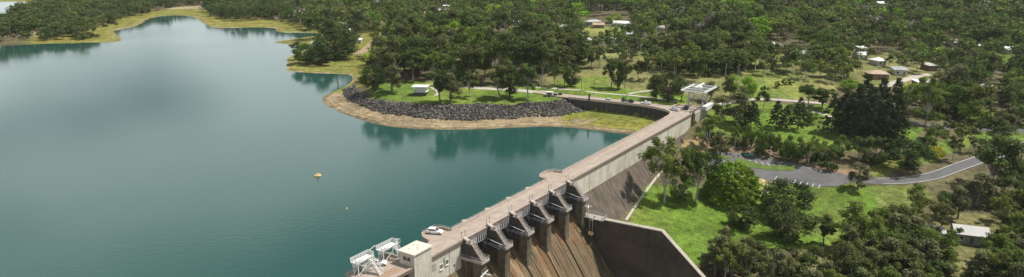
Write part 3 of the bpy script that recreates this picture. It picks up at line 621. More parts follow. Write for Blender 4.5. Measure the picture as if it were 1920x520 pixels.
# ------------------------------------------------------------------ white hoist platforms at the near end
def hoist(t, label, rail_to_tower=False):
    r = empty('hoist_platform', (*ts_xy(t, -7.2), D), DAM_RZ, label, 'platform', 'white steel hoist platforms on the dam deck'); r.scale = (.92, .92, .92)
    MB().box(-3.2, 3.2, -0.3, 1.9, 3.9, 4.15).build('tray', M_WHITE, r)
    m = MB()
    for a, b in (((-3.2, 1.85), (3.2, 1.85)), ((-3.2, -0.25), (-3.2, 1.85)), ((3.2, -0.25), (3.2, 1.85)), ((-3.2, -.25), (-0.8, -.25))):
        for z in (4.55, 4.9, 5.2): m.bar((*a, z), (*b, z), 0.07)
        n = max(2, int(math.dist(a, b) / 1.0))
        for k in range(n + 1): q = [a[i] + (b[i] - a[i]) * k / n for i in (0, 1)]; m.bar((*q, 4.1), (*q, 5.2), 0.065)
    m.build('railing', M_WHITE, r)
    m = MB().box(-2.6, 1.0, 0.1, 1.3, 3.4, 3.9).box(-2.9, -2.3, 0.3, 1.5, 2.9, 3.6); m.build('hoist_motor', M_WHITE, r)
    st = MB()
    for x in (1.2, 2.3): st.prism([(-0.3, 4.1), (-0.3, 3.75), (-4.3, 0.0), (-3.9, 0.0)], x, x + .12, 'x')
    for k in range(12): f = (k + .5) / 12; st.box(1.3, 2.32, -0.3 - 3.7 * f, -0.62 - 3.7 * f, 3.75 - 3.7 * f, 3.82 - 3.7 * f)
    s_o = st.build('stair', M_WHITE, r)
    m = MB()
    for x in (1.25, 2.38):
        m.bar((x, -0.3, 5.1), (x, -4.2, 1.1), 0.07)
        for k in range(5): f = k / 4; m.bar((x, -.3 - 3.9 * f, 4.0 - 3.9 * f), (x, -.3 - 3.9 * f, 5.1 - 4 * f), 0.06)
    m.build('handrail', M_WHITE, s_o)
    for x, y in ((-2.4, -.1), (2.9, -.1), (-2.4, 1.6), (2.9, 1.6)): MB().bar((x, y, 0), (x, y, 3.9), 0.14).build('leg', M_WHITE, r)
    m = MB().bar((-2.4, -.1, .3), (2.9, -.1, 3.7), .09).bar((-2.4, -.1, 3.7), (2.9, -.1, .3), .09).bar((-2.4, 1.6, .3), (-2.4, -.1, 3.6), .08); m.build('brace', M_WHITE, r)
    if rail_to_tower:
        m = MB()
        for z in (4.0, 5.1): m.bar((3.2, 1.2, z), (7.0, 2.6, z - 1.8), .09)
        for k in range(4): f = k / 3; m.bar((3.2 + 3.8 * f, 1.2 + 1.4 * f, 4.0 - 1.8 * f), (3.2 + 3.8 * f, 1.2 + 1.4 * f, 5.1 - 1.8 * f), .07)
        m.build('gangway', M_WHITE, r)
    else:
        MB().bar((2.6, 1.5, 4.9), (6.0, 2.0, 5.3), .09).build('jib', M_WHITE, r); MB().bar((2.6, -.2, 3.0), (4.9, -1.6, 0.1), .12).build('strut', M_WHITE, r)
        MB().bar((1.0, -0.2, 3.2), (2.0, -2.8, 0), .12).build('strut', M_WHITE, r); MB().tube((0.2, .6, 1.2), (1.8, .6, 1.2), .8, 10).box(.3, 1.7, .3, .9, 0, 1.0).build('winch', M_WHITE, r)
hoist(-29.4, 'white steel hoist platform with winch at the lower left end of the deck')
hoist(-20.9, 'white steel hoist platform with gangway right beside the cream roofed tower', True)

# ------------------------------------------------------------------ gantry crane at the far abutment
ga = empty('gantry_crane', (*ts_xy(190.5, -2.5), D), DAM_RZ, 'white overhead gantry crane on tall legs at the far end of the dam', 'crane')
ZT = 9.6; ga.scale = (.9, .9, .92)
for x in (-4.0, 4.0):
    for y in (-3.8, 3.8):
        MB().box(x - .25, x + .25, y - .25, y + .25, 0, ZT).build('leg', M_STEEL_L, ga)
m = MB()
for y in (-3.8, 3.8):
    m.bar((-4, y, .6), (4, y, ZT - 1.0), .14).bar((4, y, .6), (-4, y, ZT - 1.0), .14)
for x in (-4, 4): m.bar((x, -3.8, 5.2), (x, 3.8, 5.2), .16).bar((x, -3.8, 5.2), (x, 3.8, 8.8), .12)
m.build('bracing', M_STEEL_L, ga)
m = MB().box(-9.5, 11, -6.6, -5.7, ZT, ZT + .7).box(-9.5, 11, 5.7, 6.6, ZT, ZT + .7).box(-9.5, -8.8, -5.7, 5.7, ZT, ZT + .6).box(10.3, 11, -5.7, 5.7, ZT, ZT + .6); m.build('top_frame', M_WHITE, ga)
for x in (-3.5, 3.5): MB().box(x - .35, x + .35, -5.7, 5.7, ZT, ZT + .6).build('cross_girder', M_WHITE, ga)
m = MB()
for x in np.arange(-8.4, 10.2, 1.1): m.box(x, x + .12, -5.7, 5.7, ZT + .1, ZT + .22)
m.build('grating', M_STEEL_L, ga)
m = MB().box(-6, 8, -0.5, 0.5, ZT + 1.6, ZT + 2.3).tube((8, 0, ZT + 1.95), (9.5, 0, ZT + .3), .45, 8); m.build('hoist_beam', M_WHITE, ga)
m = MB().box(-1.8, 1.8, -1.6, 1.6, ZT + .6, ZT + 1.6).box(-6, -5.4, -.4, .4, ZT + .5, ZT + 1.6); m.build('trolley', M_WHITE, ga)
m = MB()
for a, b in (((-9.4, -6.5), (10.9, -6.5)), ((-9.4, 6.5), (10.9, 6.5)), ((-9.4, -6.5), (-9.4, 6.5)), ((10.9, -6.5), (10.9, 6.5))):
    m.bar((*a, ZT + 1.5), (*b, ZT + 1.5), .06)
    for f in np.linspace(0, 1, 9): q = [a[i] + (b[i] - a[i]) * f for i in (0, 1)]; m.bar((*q, ZT + .5), (*q, ZT + 1.5), .05)
m.build('railing', M_STEEL_L, ga)
sl = empty('stoplog_stack', (*ts_xy(191.5, 2.4), D - 0.15), DAM_RZ, 'stack of long white steel beams beside the gantry crane legs', 'beams')
for k, (y, z) in enumerate(((-0.65, 0), (0.65, 0), (-0.6, 0.95), (0.6, 0.95))):
    m = MB().box(-5.5, 5.5, y - .55, y + .55, z, z + .12).box(-5.5, 5.5, y - .55, y + .55, z + .75, z + .9).box(-5.5, 5.5, y - .1, y + .1, z + .12, z + .75); m.build('beam', M_WHITE, sl)
wn = empty('winch_machine', (*ts_xy(183.0, -5.4), D), DAM_RZ + .3, 'dark winch machine with angled boom on the deck under the gantry crane', 'machine')
MB().box(-2.2, 2.2, -.9, .9, .3, .8).build('bed', M_STEEL_D, wn); MB().box(-2.0, -.6, -.8, .8, .8, 2.0).build('cab', M_STEEL_D, wn)
MB().tube((0.6, -.8, 1.25), (.6, .8, 1.25), .5, 10).build('drum', M_STEEL_D, wn); MB().bar((1, 0, .9), (4.2, 0, 3.6), .2).build('boom', M_STEEL_L, wn)
for x in (-1.4, 1.4):
    for y in (-.8, .8): MB().tube((x, y - .12, .35), (x, y + .12, .35), .35, 10).build('wheel', M_TYRE, wn)

# ------------------------------------------------------------------ curved retaining wall and the road on it
def offset_line(P, o):
    P = np.array(P, float); T = np.gradient(P, axis=0); T /= np.linalg.norm(T, axis=1)[:, None] + 1e-9
    return P + np.stack([T[:, 1], -T[:, 0]], 1) * o
WL = np.array(WALL_W)
rw = empty('retaining_wall', (*WL[len(WL) // 2], 2.0), 0, 'dark curved retaining wall with upright ribs below the road leaving the dam', 'wall')
cx0, cy0 = WL[len(WL) // 2]
def ribbon(mb, P0, P1, z0, z1, ox=0, oy=0, oz=0):
    n = len(P0)
    z0 = np.broadcast_to(z0, n); z1 = np.broadcast_to(z1, n)
    v = []
    for i in range(n): v += [(P0[i][0] - ox, P0[i][1] - oy, z0[i] - oz), (P1[i][0] - ox, P1[i][1] - oy, z0[i] - oz), (P1[i][0] - ox, P1[i][1] - oy, z1[i] - oz), (P0[i][0] - ox, P0[i][1] - oy, z1[i] - oz)]
    f = [(0, 1, 2, 3)]
    for i in range(n - 1):
        a = 4 * i; b = a + 4
        f += [(a, b, b + 1, a + 1), (a + 1, b + 1, b + 2, a + 2), (a + 2, b + 2, b + 3, a + 3), (a + 3, b + 3, b, a)]
    f.append((4 * n - 1, 4 * n - 2, 4 * n - 3, 4 * n - 4)); return mb.add(v, f)
# resample wall into panels
seg = np.r_[0, np.cumsum(np.linalg.norm(np.diff(WL, axis=0), axis=1))]
def wl_at(d): return np.array([np.interp(d, seg, WL[:, 0]), np.interp(d, seg, WL[:, 1])])
Ltot = seg[-1]; npan = 26
sgn = 1.0
probe = offset_line(WALL_W, 3.0)
if in_poly(np.array([probe[20][0]]), np.array([probe[20][1]]), FILL)[0]: sgn = -1.0       # sgn*offset is outwards (towards the reservoir)
for i in range(npan):
    d0 = Ltot * i / npan + .03; d1 = Ltot * (i + 1) / npan - .03
    Pn = np.array([wl_at(d0), wl_at((d0 + d1) / 2), wl_at(d1)])
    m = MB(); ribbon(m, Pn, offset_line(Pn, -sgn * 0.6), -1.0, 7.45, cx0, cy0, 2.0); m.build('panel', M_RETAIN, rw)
    q0 = wl_at(d0 - .03); tdir = wl_at(d0 + .3) - wl_at(max(d0 - .3, 0)); tdir /= np.linalg.norm(tdir)
    Pr = np.array([q0 - tdir * .28, q0 + tdir * .28])
    m = MB(); ribbon(m, offset_line(Pr, sgn * 0.55), offset_line(Pr, sgn * 0.01), -1.0, 7.3, cx0, cy0, 2.0); m.build('rib', M_RETAIN, rw)
m = MB(); ribbon(m, offset_line(WL, sgn * 0.35), offset_line(WL, -sgn * 0.25), 7.47, 8.6, cx0, cy0, 2.0); m.build('parapet', M_PARA, rw)
# road beyond the dam: slab on the wall then over land
def strip(name, P, width, mat, z_off, zfun=None, thick=0.3, n=8):
    P = np.array(smooth_line(P, n)); A = offset_line(P, width / 2); B = offset_line(P, -width / 2); m = MB()
    if zfun is not None: zs = zfun(P) + z_off; ribbon(m, A, B, zs - thick, zs); return structure(m.build(name, mat))
    K = 5; v = []; f = []                     # cross section follows the ground
    L = [A + (B - A) * k / (K - 1) for k in range(K)]; Zs = [height(q[:, 0], q[:, 1]) + z_off for q in L]
    for i in range(len(P)):
        v += [(A[i][0], A[i][1], Zs[0][i] - thick)] + [(L[k][i][0], L[k][i][1], Zs[k][i]) for k in range(K)] + [(B[i][0], B[i][1], Zs[-1][i] - thick)]
    W = K + 2
    for i in range(len(P) - 1):
        for k in range(W - 1): a = i * W + k; f.append((a, a + W, a + W + 1, a + 1))
    m.add(v, f); return structure(m.build(name, mat))
rd = [ts_xy(t, s) for t, s in ((190, -3.0), (184.5, -9), (182.6, -16), (182.4, -24), (182.0, -34), (180.9, -45), (179.6, -56), (178.4, -66), (178.0, -76), (179.5, -88))]
strip('road', rd, 7.6, M_DECK, 0.0, lambda P: np.full(len(P), 7.97))
pad = MB().prism([(t, -s) for t, s in ((157, -6.62), (164, -6.75), (169.5, -7.6), (173.6, -10.2), (176.6, -15), (190, -14), (194, -9), (194, 0.2), (177.5, 0.2), (176.1, -0.0), (176.1, -6.6))], -0.4, -0.012, 'z').build('junction_pavement', M_DECK)
structure(pad); pad.location = (A0[0], A0[1], D); pad.rotation_euler = (0, 0, DAM_RZ)
def pxs(pts): return [ground(u, v)[:2] for u, v in pts]
strip('road', pxs([(1046, 177), (1020, 174.5), (985, 171), (950, 168), (905, 166), (870, 163)]), 5.5, M_PATH, 0.06, n=6)
strip('footpath', pxs([(1004, 164), (1040, 166.5), (1090, 171.5), (1150, 177), (1185, 179.5), (1230, 185), (1265, 192)]), 2.6, M_PATH, 0.08)
strip('footpath', pxs([(1178, 177), (1190, 174), (1212, 171), (1240, 168)]), 2.4, M_PATH, 0.09)
strip('footpath', pxs([(1350, 196), (1376, 190), (1402, 187), (1440, 186.5), (1480, 189), (1530, 193), (1545, 193)]), 3.0, M_PATH, 0.08)
strip('footpath', pxs([(1500, 206), (1535, 212), (1580, 222), (1700, 228)]), 2.6, M_PATH, 0.08)
strip('road', pxs([(1690, 226), (1740, 236), (1800, 240), (1860, 243), (1930, 246)]), 5.0, M_ASPH, 0.08)
strip('path', pxs([(1656, 162), (1690, 152), (1725, 142), (1745, 140)]), 5.0, M_PATH, 0.1)
strip('path', pxs([(670, 102), (690, 90), (705, 76), (722, 62), (735, 50)]), 8.0, surf('dirt', (0.32, 0.245, 0.17), .95, .25, .2), 0.1)
strip('footpath', pxs([(800, 160), (812, 166), (822, 174), (815, 180)]), 2.0, M_PATH, 0.07)
# asphalt road and car park downstream
roadline = [(1334, 290), (1400, 296), (1470, 310), (1540, 324), (1600, 336), (1650, 340), (1700, 338.5), (1750, 330), (1790, 316), (1830, 302), (1870, 290), (1925, 272), (1985, 255)]
RP = pxs(roadline)
strip('road', RP, 5.8, M_ASPH, 0.12)
strip('verge_line', [p for p in offset_line(smooth_line(RP[5:], 4), 2.5)], 0.22, M_LINE, 0.15, n=2, thick=.02)
strip('verge_line', [p for p in offset_line(smooth_line(RP[5:], 4), -2.5)], 0.22, M_LINE, 0.15, n=2, thick=.02)
def flat_poly(name, pts_px, mat, zo, thick=0.25, kind='structure'):
    P = [ground(u, v) for u, v in pts_px]; m = MB(); n = len(P)
    cxy = np.mean([p[:2] for p in P], 0)
    # subdivided fan so the sheet follows the ground
    ring = []
    for i in range(n):
        for k in range(4): ring.append(np.array(P[i][:2]) * (1 - k / 4) + np.array(P[(i + 1) % n][:2]) * k / 4)
    L = 7; v = []; f = []; R = len(ring)
    for l in range(L + 1):
        for q in ring:
            xy = cxy + (q - cxy) * (l / L); v.append((xy[0], xy[1]))
    v = np.array(v); z = height(v[:, 0], v[:, 1]) + zo
    vv = [(a[0], a[1], b) for a, b in zip(v, z)]
    for l in range(L):
        for i in range(R):
            j = (i + 1) % R; f.append((l * R + i, l * R + j, (l + 1) * R + j, (l + 1) * R + i) if l else (i, R + j, R + i))
    b = len(vv); vv += [(q[0], q[1], q[2] - thick) for q in vv[L * R:(L + 1) * R]]
    for i in range(R): j = (i + 1) % R; f.append((L * R + i, b + i, b + j, L * R + j))
    m.add(vv, f); o = m.build(name, mat)
    me = o.data; import bmesh; bm = bmesh.new(); bm.from_mesh(me); bmesh.ops.recalc_face_normals(bm, faces=bm.faces); bm.to_mesh(me); bm.free()
    o['kind'] = kind; return o
strip('toe_path', pxs([(1174, 413), (1194, 383), (1218, 350), (1245, 318)]), 0.9, M_PATH, 0.12)
flat_poly('car_park', [(1322, 296), (1390, 300), (1450, 306), (1540, 322), (1612, 336), (1570, 350), (1520, 350), (1450, 340), (1400, 327), (1345, 320)], M_ASPH, 0.16)
M_LAWN = surf('lawn_island', LAWN * 1.0 if False else (0.095, 0.15, 0.028), .95, .35, .4)
isl = flat_poly('grass_island', [(1378, 297), (1395, 300), (1408, 309.5), (1470, 316), (1478, 310.5), (1490, 312), (1496, 317), (1484, 321.5), (1450, 320.5), (1400, 314), (1380, 307)], M_LAWN, 0.30, 0.3)
flat_poly('grass_island', [(1334, 289), (1366, 294), (1370, 299), (1340, 297)], M_LAWN, 0.30, 0.3)
def paint_line(a, b, wd, nm='parking_line', mat=M_LINE):
    pa, pb = ground(*a), ground(*b); P = np.array([pa[:2], (pa[:2] + pb[:2]) / 2, pb[:2]]); A = offset_line(P, wd / 2); B = offset_line(P, -wd / 2)
    z = height(P[:, 0], P[:, 1]) + .19; m = MB(); ribbon(m, A, B, z - .02, z); o = m.build(nm, mat); structure(o)
for i in range(8):
    u = 1393 + i * 11.4; v = 298.5 + i * 1.95
    paint_line((u, v), (u + 6.5, v + 8.0), 0.3)
for i in range(8):
    u = 1453 + i * 11.6; v = 331.5 + i * 2.3
    paint_line((u + 3.5, v), (u, v + 6.0), 0.3)
for i in range(4): paint_line((1345 + i * 10, 299 + i * 1.5), (1349 + i * 10, 303 + i * 1.6), 0.3)
for a, b in (((1336, 303), (1345, 313)), ((1511, 315.5), (1521, 316.5))): paint_line(a, b, 0.5)

# ------------------------------------------------------------------ vehicles
def paint_mat(name, c): return surf('paint_' + name, c, 0.25, 0.05, 0.4, spec=0.5)
def car(p, rz, cname, c, label, kind='hatch', group=None):
    r = empty('parked_car', p, rz, label, 'car', group)
    pm = paint_mat(cname, c)
    L = 2.2 if kind == 'hatch' else 2.5
    low = [(-L, .38), (-L - .02, .75), (-L + .08, 1.0), (-.9, 1.06), (1.0, 1.0), (1.75, .9), (L - .02, .72), (L, .38)]
    def loft(secs):       # secs: list of (y_half, profile)
        m = MB(); n = len(secs[0][1]); v = []
        for y, pr in secs: v += [(a, y, b) for a, b in pr]
        f = [tuple(range(n)), tuple(range((len(secs) - 1) * n, len(secs) * n))[::-1]]
        for k in range(len(secs) - 1):
            for i in range(n): j = (i + 1) % n; f.append((k * n + j, k * n + i, (k + 1) * n + i, (k + 1) * n + j))
        return m.add(v, f)
    sh = [(a * .97, b if b < .5 else b - .05) for a, b in low]
    body = loft([(-.9, sh), (-.8, low), (.8, low), (.9, sh)]).build('body', pm, r)
    if kind == 'hatch': cab = [(-2.0, 1.02), (-1.75, 1.5), (-1.0, 1.62), (.1, 1.58), (1.05, 1.0)]
    else: cab = [(-.35, 1.02), (-.2, 1.62), (.2, 1.7), (.6, 1.66), (1.3, 1.0)]
    inn = [(a * .96 if kind == 'hatch' else a, b if b > 1.1 else b) for a, b in cab]
    loft([(-.78, cab), (-.62, [(a, b + .0) for a, b in cab]), (.62, cab), (.78, cab)]).build('cabin', pm, r)
    x0, x1 = cab[0][0], cab[-1][0]; zt = max(b for _, b in cab)
    sidew = [(x0 + .3, 1.08), (x0 + .42, zt - .14), (cab[-2][0] - .08, zt - .14), (x1 - .22, 1.08)]
    for y in (-.79, .765): m = MB(); m.prism(sidew, y, y + .025, 'y'); m.build('side_window', M_GLASS, r)
    ax, az = cab[-2]; bx, bz = cab[-1]
    def quadpane(a, b, nm):
        (ax, az), (bx, bz) = a, b; nx_, nz_ = bz - az, -(bx - ax); q = math.hypot(nx_, nz_); nx_, nz_ = nx_ / q * .02, nz_ / q * .02
        if nz_ < 0: nx_, nz_ = -nx_, -nz_
        p0 = (ax + (bx - ax) * .1, az + (bz - az) * .1); p1 = (ax + (bx - ax) * .9, az + (bz - az) * .9)
        m = MB(); m.add([(p0[0] + nx_, -.62, p0[1] + nz_), (p0[0] + nx_, .62, p0[1] + nz_), (p1[0] + nx_, .68, p1[1] + nz_), (p1[0] + nx_, -.68, p1[1] + nz_)], [(0, 1, 2, 3)]); m.build(nm, M_GLASS, r)
    quadpane(cab[-2], cab[-1], 'windscreen'); quadpane(cab[1], cab[0], 'rear_window')
    for x in (-1.35, 1.35):
        for y in (-.84, .84):
            ty = MB().tube((x, y - .1, .34), (x, y + .1, .34), .34, 14).build('wheel', M_TYRE, r)
            MB().tube((x, y - .115, .34), (x, y + .115, .34), .2, 10).build('rim', M_RIM, ty)
    for y in (-.65, .65):
        MB().box(L - .1, L + .02, y - .2, y + .2, .66, .82).build('headlight', M_STEEL_L, r)
        MB().box(-L - .03, -L + .1, y - .15, y + .15, .75, .95).build('tail_light', surf('red_lens', (.35, .02, .02), .3, .1, 1), r)
    if kind == 'ute':
        m = MB().box(-2.45, -.45, -.82, -.74, 1.0, 1.3).box(-2.45, -.45, .74, .82, 1.0, 1.3).box(-2.45, -2.37, -.74, .74, 1.0, 1.3); m.build('tray_side', pm, r)
    return r
WHITE = (.80, .80, .79)
car((*ts_xy(-1.2, -9.0), D), DAM_RZ - 1.15 + math.pi / 2 * 0, 'white', WHITE, 'white hatchback parked in the lay-by on the dam near the tower')
car((*ts_xy(-24.2, -8.0), D), DAM_RZ - .9, 'white', WHITE, 'white car parked between the two white hoist platforms', 'hatch')
def road_pt(u, v): q = at(u, v, D - .03); return (q[0], q[1], D - .03)
car(road_pt(1138, 190), 2.9, 'silver', (.62, .64, .66), 'pale silver car on the wall road, leftmost vehicle there', 'hatch')
car(road_pt(1211, 195.5), 2.75, 'white', WHITE, 'white utility car on the wall road just right of the green truck', 'ute')
car(road_pt(1265, 207.5), 2.3, 'silver', (.62, .64, .66), 'silver utility car parked where the wall road meets the dam', 'ute')
g = ground(1403, 293.5)
car((g[0], g[1], height(g[0], g[1]) + .15), -0.15, 'green', (.06, .26, .19), 'small teal green car alone in the asphalt car park', 'hatch')
tk = empty('crane_truck', road_pt(1177, 192), 2.85, 'dark green truck with a raised crane arm on the wall road', 'truck')
gm = paint_mat('dark_green', (.05, .10, .075))
MB().box(-3.2, 3.2, -.8, .8, .55, .85).build('chassis', M_STEEL_D, tk); MB().box(-3.2, 1.3, -1.1, 1.1, .85, 1.05).build('tray', M_STEEL_D, tk)
m = MB(); m.prism([(1.5, .6), (1.5, 2.5), (2.5, 2.5), (3.1, 1.6), (3.2, .6)], -1.05, 1.05, 'y'); cb = m.build('cab', gm, tk)
MB().box(1.8, 2.5, -1.07, 1.07, 1.6, 2.3).build('window', M_GLASS, cb)
m = MB().bar((1.0, 0, 1.0), (1.0, 0, 3.4), .18).bar((1.0, 0, 3.4), (-.6, 0, 4.0), .14); m.build('crane_arm', gm, tk)
MB().box(-2.4, -.8, -.8, .8, 1.05, 1.9).build('load', gm, tk)
for x in (-2.2, -1.2, 2.3):
    for y in (-.9, .9): MB().tube((x, y - .15, .48), (x, y + .15, .48), .48, 12).build('wheel', M_TYRE, tk)

# ------------------------------------------------------------------ buildings
def roof_mat(nm, c): return surf('roof_' + nm, c, 0.55, 0.12, 0.25, streak=.2, streak_c=tuple(x * .6 for x in c), sthr=.55, sdir=(.5, .5, .5))
RC = {'white': (.72, .73, .74), 'grey': (.32, .34, .35), 'tan': (.40, .30, .21), 'pale': (.42, .41, .39), 'green': (.20, .26, .24), 'red': (.36, .16, .10)}
WC = {'cream': (.50, .46, .38), 'white': (.62, .62, .60), 'brick': (.27, .15, .10), 'grey': (.30, .30, .30), 'brown': (.18, .12, .09)}
HOUSES = []; HPX = []
def house(u, v, wpx, label, roof='white', wall='cream', style='gable', depth=8.0, ht=3.2, rz=None, nm='house', lift=0.0):
    g = ground(u, v); pp = px_per_m(*g); W = max(5.0, wpx / pp); rz = (random.uniform(-.35, .35) if rz is None else rz)
    HOUSES.append((g[0], g[1], max(W, depth) * .62)); HPX.append((u, v, wpx))
    r = empty(nm, (g[0], g[1], g[2] + lift), rz, label, 'house' if nm == 'house' else nm.replace('_', ' '))
    w2, d2 = W / 2, depth / 2
    wl = MB().box(-w2, w2, -d2, d2, -1.0, ht).build('wall', surf('wall_' + wall, WC[wall], .85, .15, .5), r)
    o = .7; rm = roof_mat(roof, RC[roof]); m = MB(); rh = ht + (0.32 * depth / 2 + .3 if style != 'flat' else .3)
    if style == 'gable':
        e = ht - .15; v = [(-w2 - o, -d2 - o, e), (w2 + o, -d2 - o, e), (w2 + o, d2 + o, e), (-w2 - o, d2 + o, e), (-w2 - o, 0, rh), (w2 + o, 0, rh)]
        v += [(x, y, z - .18) for x, y, z in v]
        m.add(v, [(0, 1, 5, 4), (2, 3, 4, 5), (7, 6, 10, 11), (9, 8, 11, 10), (0, 6, 7, 1), (2, 8, 9, 3), (0, 4, 10, 6), (4, 3, 9, 10), (1, 7, 11, 5), (5, 11, 8, 2)])
        gb = MB()
        for x in (-w2 + .01, w2 - .21): gb.prism([(-d2 + .02, ht + .005), (d2 - .02, ht + .005), (0, rh - .3)], x, x + .2, 'x')
        gb.build('gable', surf('wall_' + wall, WC[wall]), r)
    elif style == 'hip':
        e = ht - .1; k = min(w2, d2) * .95; v = [(-w2 - o, -d2 - o, e), (w2 + o, -d2 - o, e), (w2 + o, d2 + o, e), (-w2 - o, d2 + o, e), (-w2 + k, 0, rh), (w2 - k, 0, rh)]
        m.add(v, [(0, 1, 5, 4), (2, 3, 4, 5), (0, 4, 3), (1, 2, 5), (3, 2, 1, 0)])
    else: m.prism([(-d2 - o, ht), (d2 + o, ht + .5), (d2 + o, ht + .75), (-d2 - o, ht + .25)], -w2 - o, w2 + o, 'x')
    m.build('roof', rm, r)
    n = max(2, int(W / 3.2))
    for k in range(n):
        x = -w2 + W * (k + .5) / n
        if k == n // 2: MB().box(x - .45, x + .45, -d2 - .05, -d2 - .003, .1, 2.2).build('door', surf('door', (.15, .1, .08), .6), r); continue
        wn = MB().box(x - .6, x + .6, -d2 - .04, -d2 - .003, 1.0, 2.2).build('window', M_GLASS, r)
        if pp > 1.3: MB().box(x - .72, x - .6, -d2 - .08, -d2 - .003, .95, 2.25).box(x + .6, x + .72, -d2 - .08, -d2 - .003, .95, 2.25).box(x - .72, x + .72, -d2 - .1, -d2 - .003, .83, .95).build('frame', M_WHITE, wn)
    return r
hl = [
    (822, 24, 34, 'white roofed building on the bare cleared site at the top of the wood', 'white', 'white', 'gable'),
    (838, 16, 20, 'smaller white roofed shed at the back of the cleared site', 'white', 'white', 'flat'),
    (876, 28, 18, 'orange tan roofed house right of the cleared site', 'tan', 'brick', 'gable'),
    (885, 36, 11, 'tiny white roof in front of the orange tan house', 'white', 'white', 'flat'),
    (906, 48, 12, 'small white roof left of the pale grey bare trees', 'white', 'cream', 'gable'),
    (967, 46, 18, 'white house half hidden in trees right of the grey bare trees', 'white', 'cream', 'gable'),
    (1053, 55, 18, 'low cream roofed house in the wood left of the bright lime tree', 'pale', 'cream', 'gable'),
    (946, 88, 22, 'low brown shed with pale roof on the small lawn in the wood', 'pale', 'brown', 'flat'),
    (1112, 46, 28, 'grey roofed house left of the bright lime tree', 'pale', 'grey', 'hip'),
    (1122, 52, 20, 'orange brick annex below the grey roofed house', 'tan', 'brick', 'gable'),
    (1166, 49, 30, 'white roofed house just right of the bright lime tree', 'white', 'white', 'gable'),
    (1116, 82, 30, 'long white roofed house in front of the garden lawn', 'white', 'white', 'flat'),
    (1150, 80, 20, 'short white roof right of the long white roofed house', 'white', 'cream', 'flat'),
    (1181, 70, 22, 'dark house with pale roof below the garden lawn', 'grey', 'brown', 'gable'),
    (1203, 95, 25, 'bright white roofed house at the back edge of the park', 'white', 'white', 'gable'),
    (1237, 58, 14, 'small pale roof alone amid the dark trees above the park', 'pale', 'cream', 'gable'),
    (1278, 96, 42, 'long low white roofed hall behind the park trees', 'white', 'grey', 'flat'),
    (1436, 90, 46, 'big white hip roofed house with brick walls behind the tall pines', 'white', 'brick', 'hip'),
    (1492, 108, 34, 'pale translucent roofed shed right of the big white house', 'pale', 'grey', 'gable'),
    (1391, 48, 9, 'tiny white roof deep in the wood right of centre', 'white', 'white', 'gable'),
    (1385, 7, 9, 'tiny white roof at the top edge of the wood', 'white', 'white', 'gable'),
    (1653, 11, 22, 'white roofed house on the clearing at the top edge right of centre', 'white', 'cream', 'gable'),
    (1613, 110, 18, 'white roof behind the lime tree at the edge of the village', 'white', 'white', 'gable'),
    (1645, 121, 19, 'white hip roofed house at the left of the village', 'white', 'cream', 'hip'),
    (1643, 146, 34, 'tan tiled roof house nearest the dark pine grove', 'tan', 'brick', 'hip'),
    (1685, 139, 22, 'grey flat roofed shed right of the tan roofed house', 'grey', 'cream', 'flat'),
    (1741, 131, 17, 'dark walled shed with pale roof at the back of the village lawn', 'pale', 'brown', 'flat'),
    (1731, 163, 32, 'long white roofed house with dark walls at the end of the concrete drive', 'white', 'brown', 'flat'),
    (1843, 172, 28, 'white roof broken up by trees at the right of the village', 'white', 'grey', 'gable'),
    (1787, 86, 14, 'small pale roof left of the fenced green paddock', 'pale', 'cream', 'gable'),
    (1830, 94, 12, 'small white roof just left of the green paddock', 'white', 'white', 'gable'),
    (1888, 99, 18, 'white roof at the far side of the green paddock', 'white', 'cream', 'gable'),
    (1616, 98, 12, 'small white shed roof at the back of the village', 'white', 'white', 'flat'),
    (651, 63, 8, 'tiny white roof above the big dark lakeside tree', 'white', 'white', 'gable'),
    (592, 86, 10, 'tiny white roof at the water behind the lakeside bushes', 'white', 'white', 'flat'),
    (672, 81, 12, 'small white shed right of the big dark lakeside tree', 'white', 'white', 'flat'),
    (725, 57, 13, 'white shed at the top of the dirt track', 'white', 'white', 'gable'),
]
for u, v, wpx, lab, rf_, wl_, st in hl: house(u, v, wpx, lab, rf_, wl_, st, depth=random.uniform(7, 9.5))
house(1815, 448, 52, 'pale sheet roofed house among the thicket at lower right', 'pale', 'grey', 'gable', 9, 3.4, -0.35)
house(1752, 446, 26, 'low brown walled shed with pale roof left of the lower right house', 'pale', 'brown', 'flat', 5, 2.8, -0.3)
# lakeside shelter: two-level open kiosk with white roof
g = ground(789, 178)
sb = empty('lakeside_shelter', g, -0.12, 'white roofed two level shelter with dark base on the lakeside lawn', 'shelter'); HOUSES.append((g[0], g[1], 8))
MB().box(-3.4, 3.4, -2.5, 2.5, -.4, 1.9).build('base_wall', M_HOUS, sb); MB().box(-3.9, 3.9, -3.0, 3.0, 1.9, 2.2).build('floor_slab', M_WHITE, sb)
for x in (-3.5, 0, 3.5):
    for y in (-2.7, 2.7): MB().box(x - .12, x + .12, y - .12, y + .12, 2.2, 4.6).build('post', M_WHITE, sb)
MB().box(-2.0, 2.6, -1.4, 2.2, 2.2, 4.6).build('room', surf('wall_white', WC['white']), sb)
m = MB()
for y in (-2.8,):
    for z in (2.7, 3.1): m.bar((-3.6, y, z), (3.6, y, z), .06)
m.build('railing', M_WHITE, sb)
m = MB().box(-4.3, 4.3, -3.4, 3.4, 4.6, 4.95); m.build('roof', roof_mat('white', RC['white']), sb)
g = ground(1030, 181)
hb = empty('valve_hut', g, -.1, 'small grey green hut with white roof by the road at the rock bank', 'hut'); HOUSES.append((g[0], g[1], 4))
MB().box(-1.5, 1.5, -1.2, 1.2, -.3, 2.3).build('wall', surf('hut_wall', (.20, .23, .2), .8), hb); MB().box(-1.8, 1.8, -1.5, 1.5, 2.3, 2.55).build('roof', M_WHITE, hb); MB().box(-.4, .4, -1.25, -1.203, 0, 1.95).build('door', M_STEEL_D, hb)
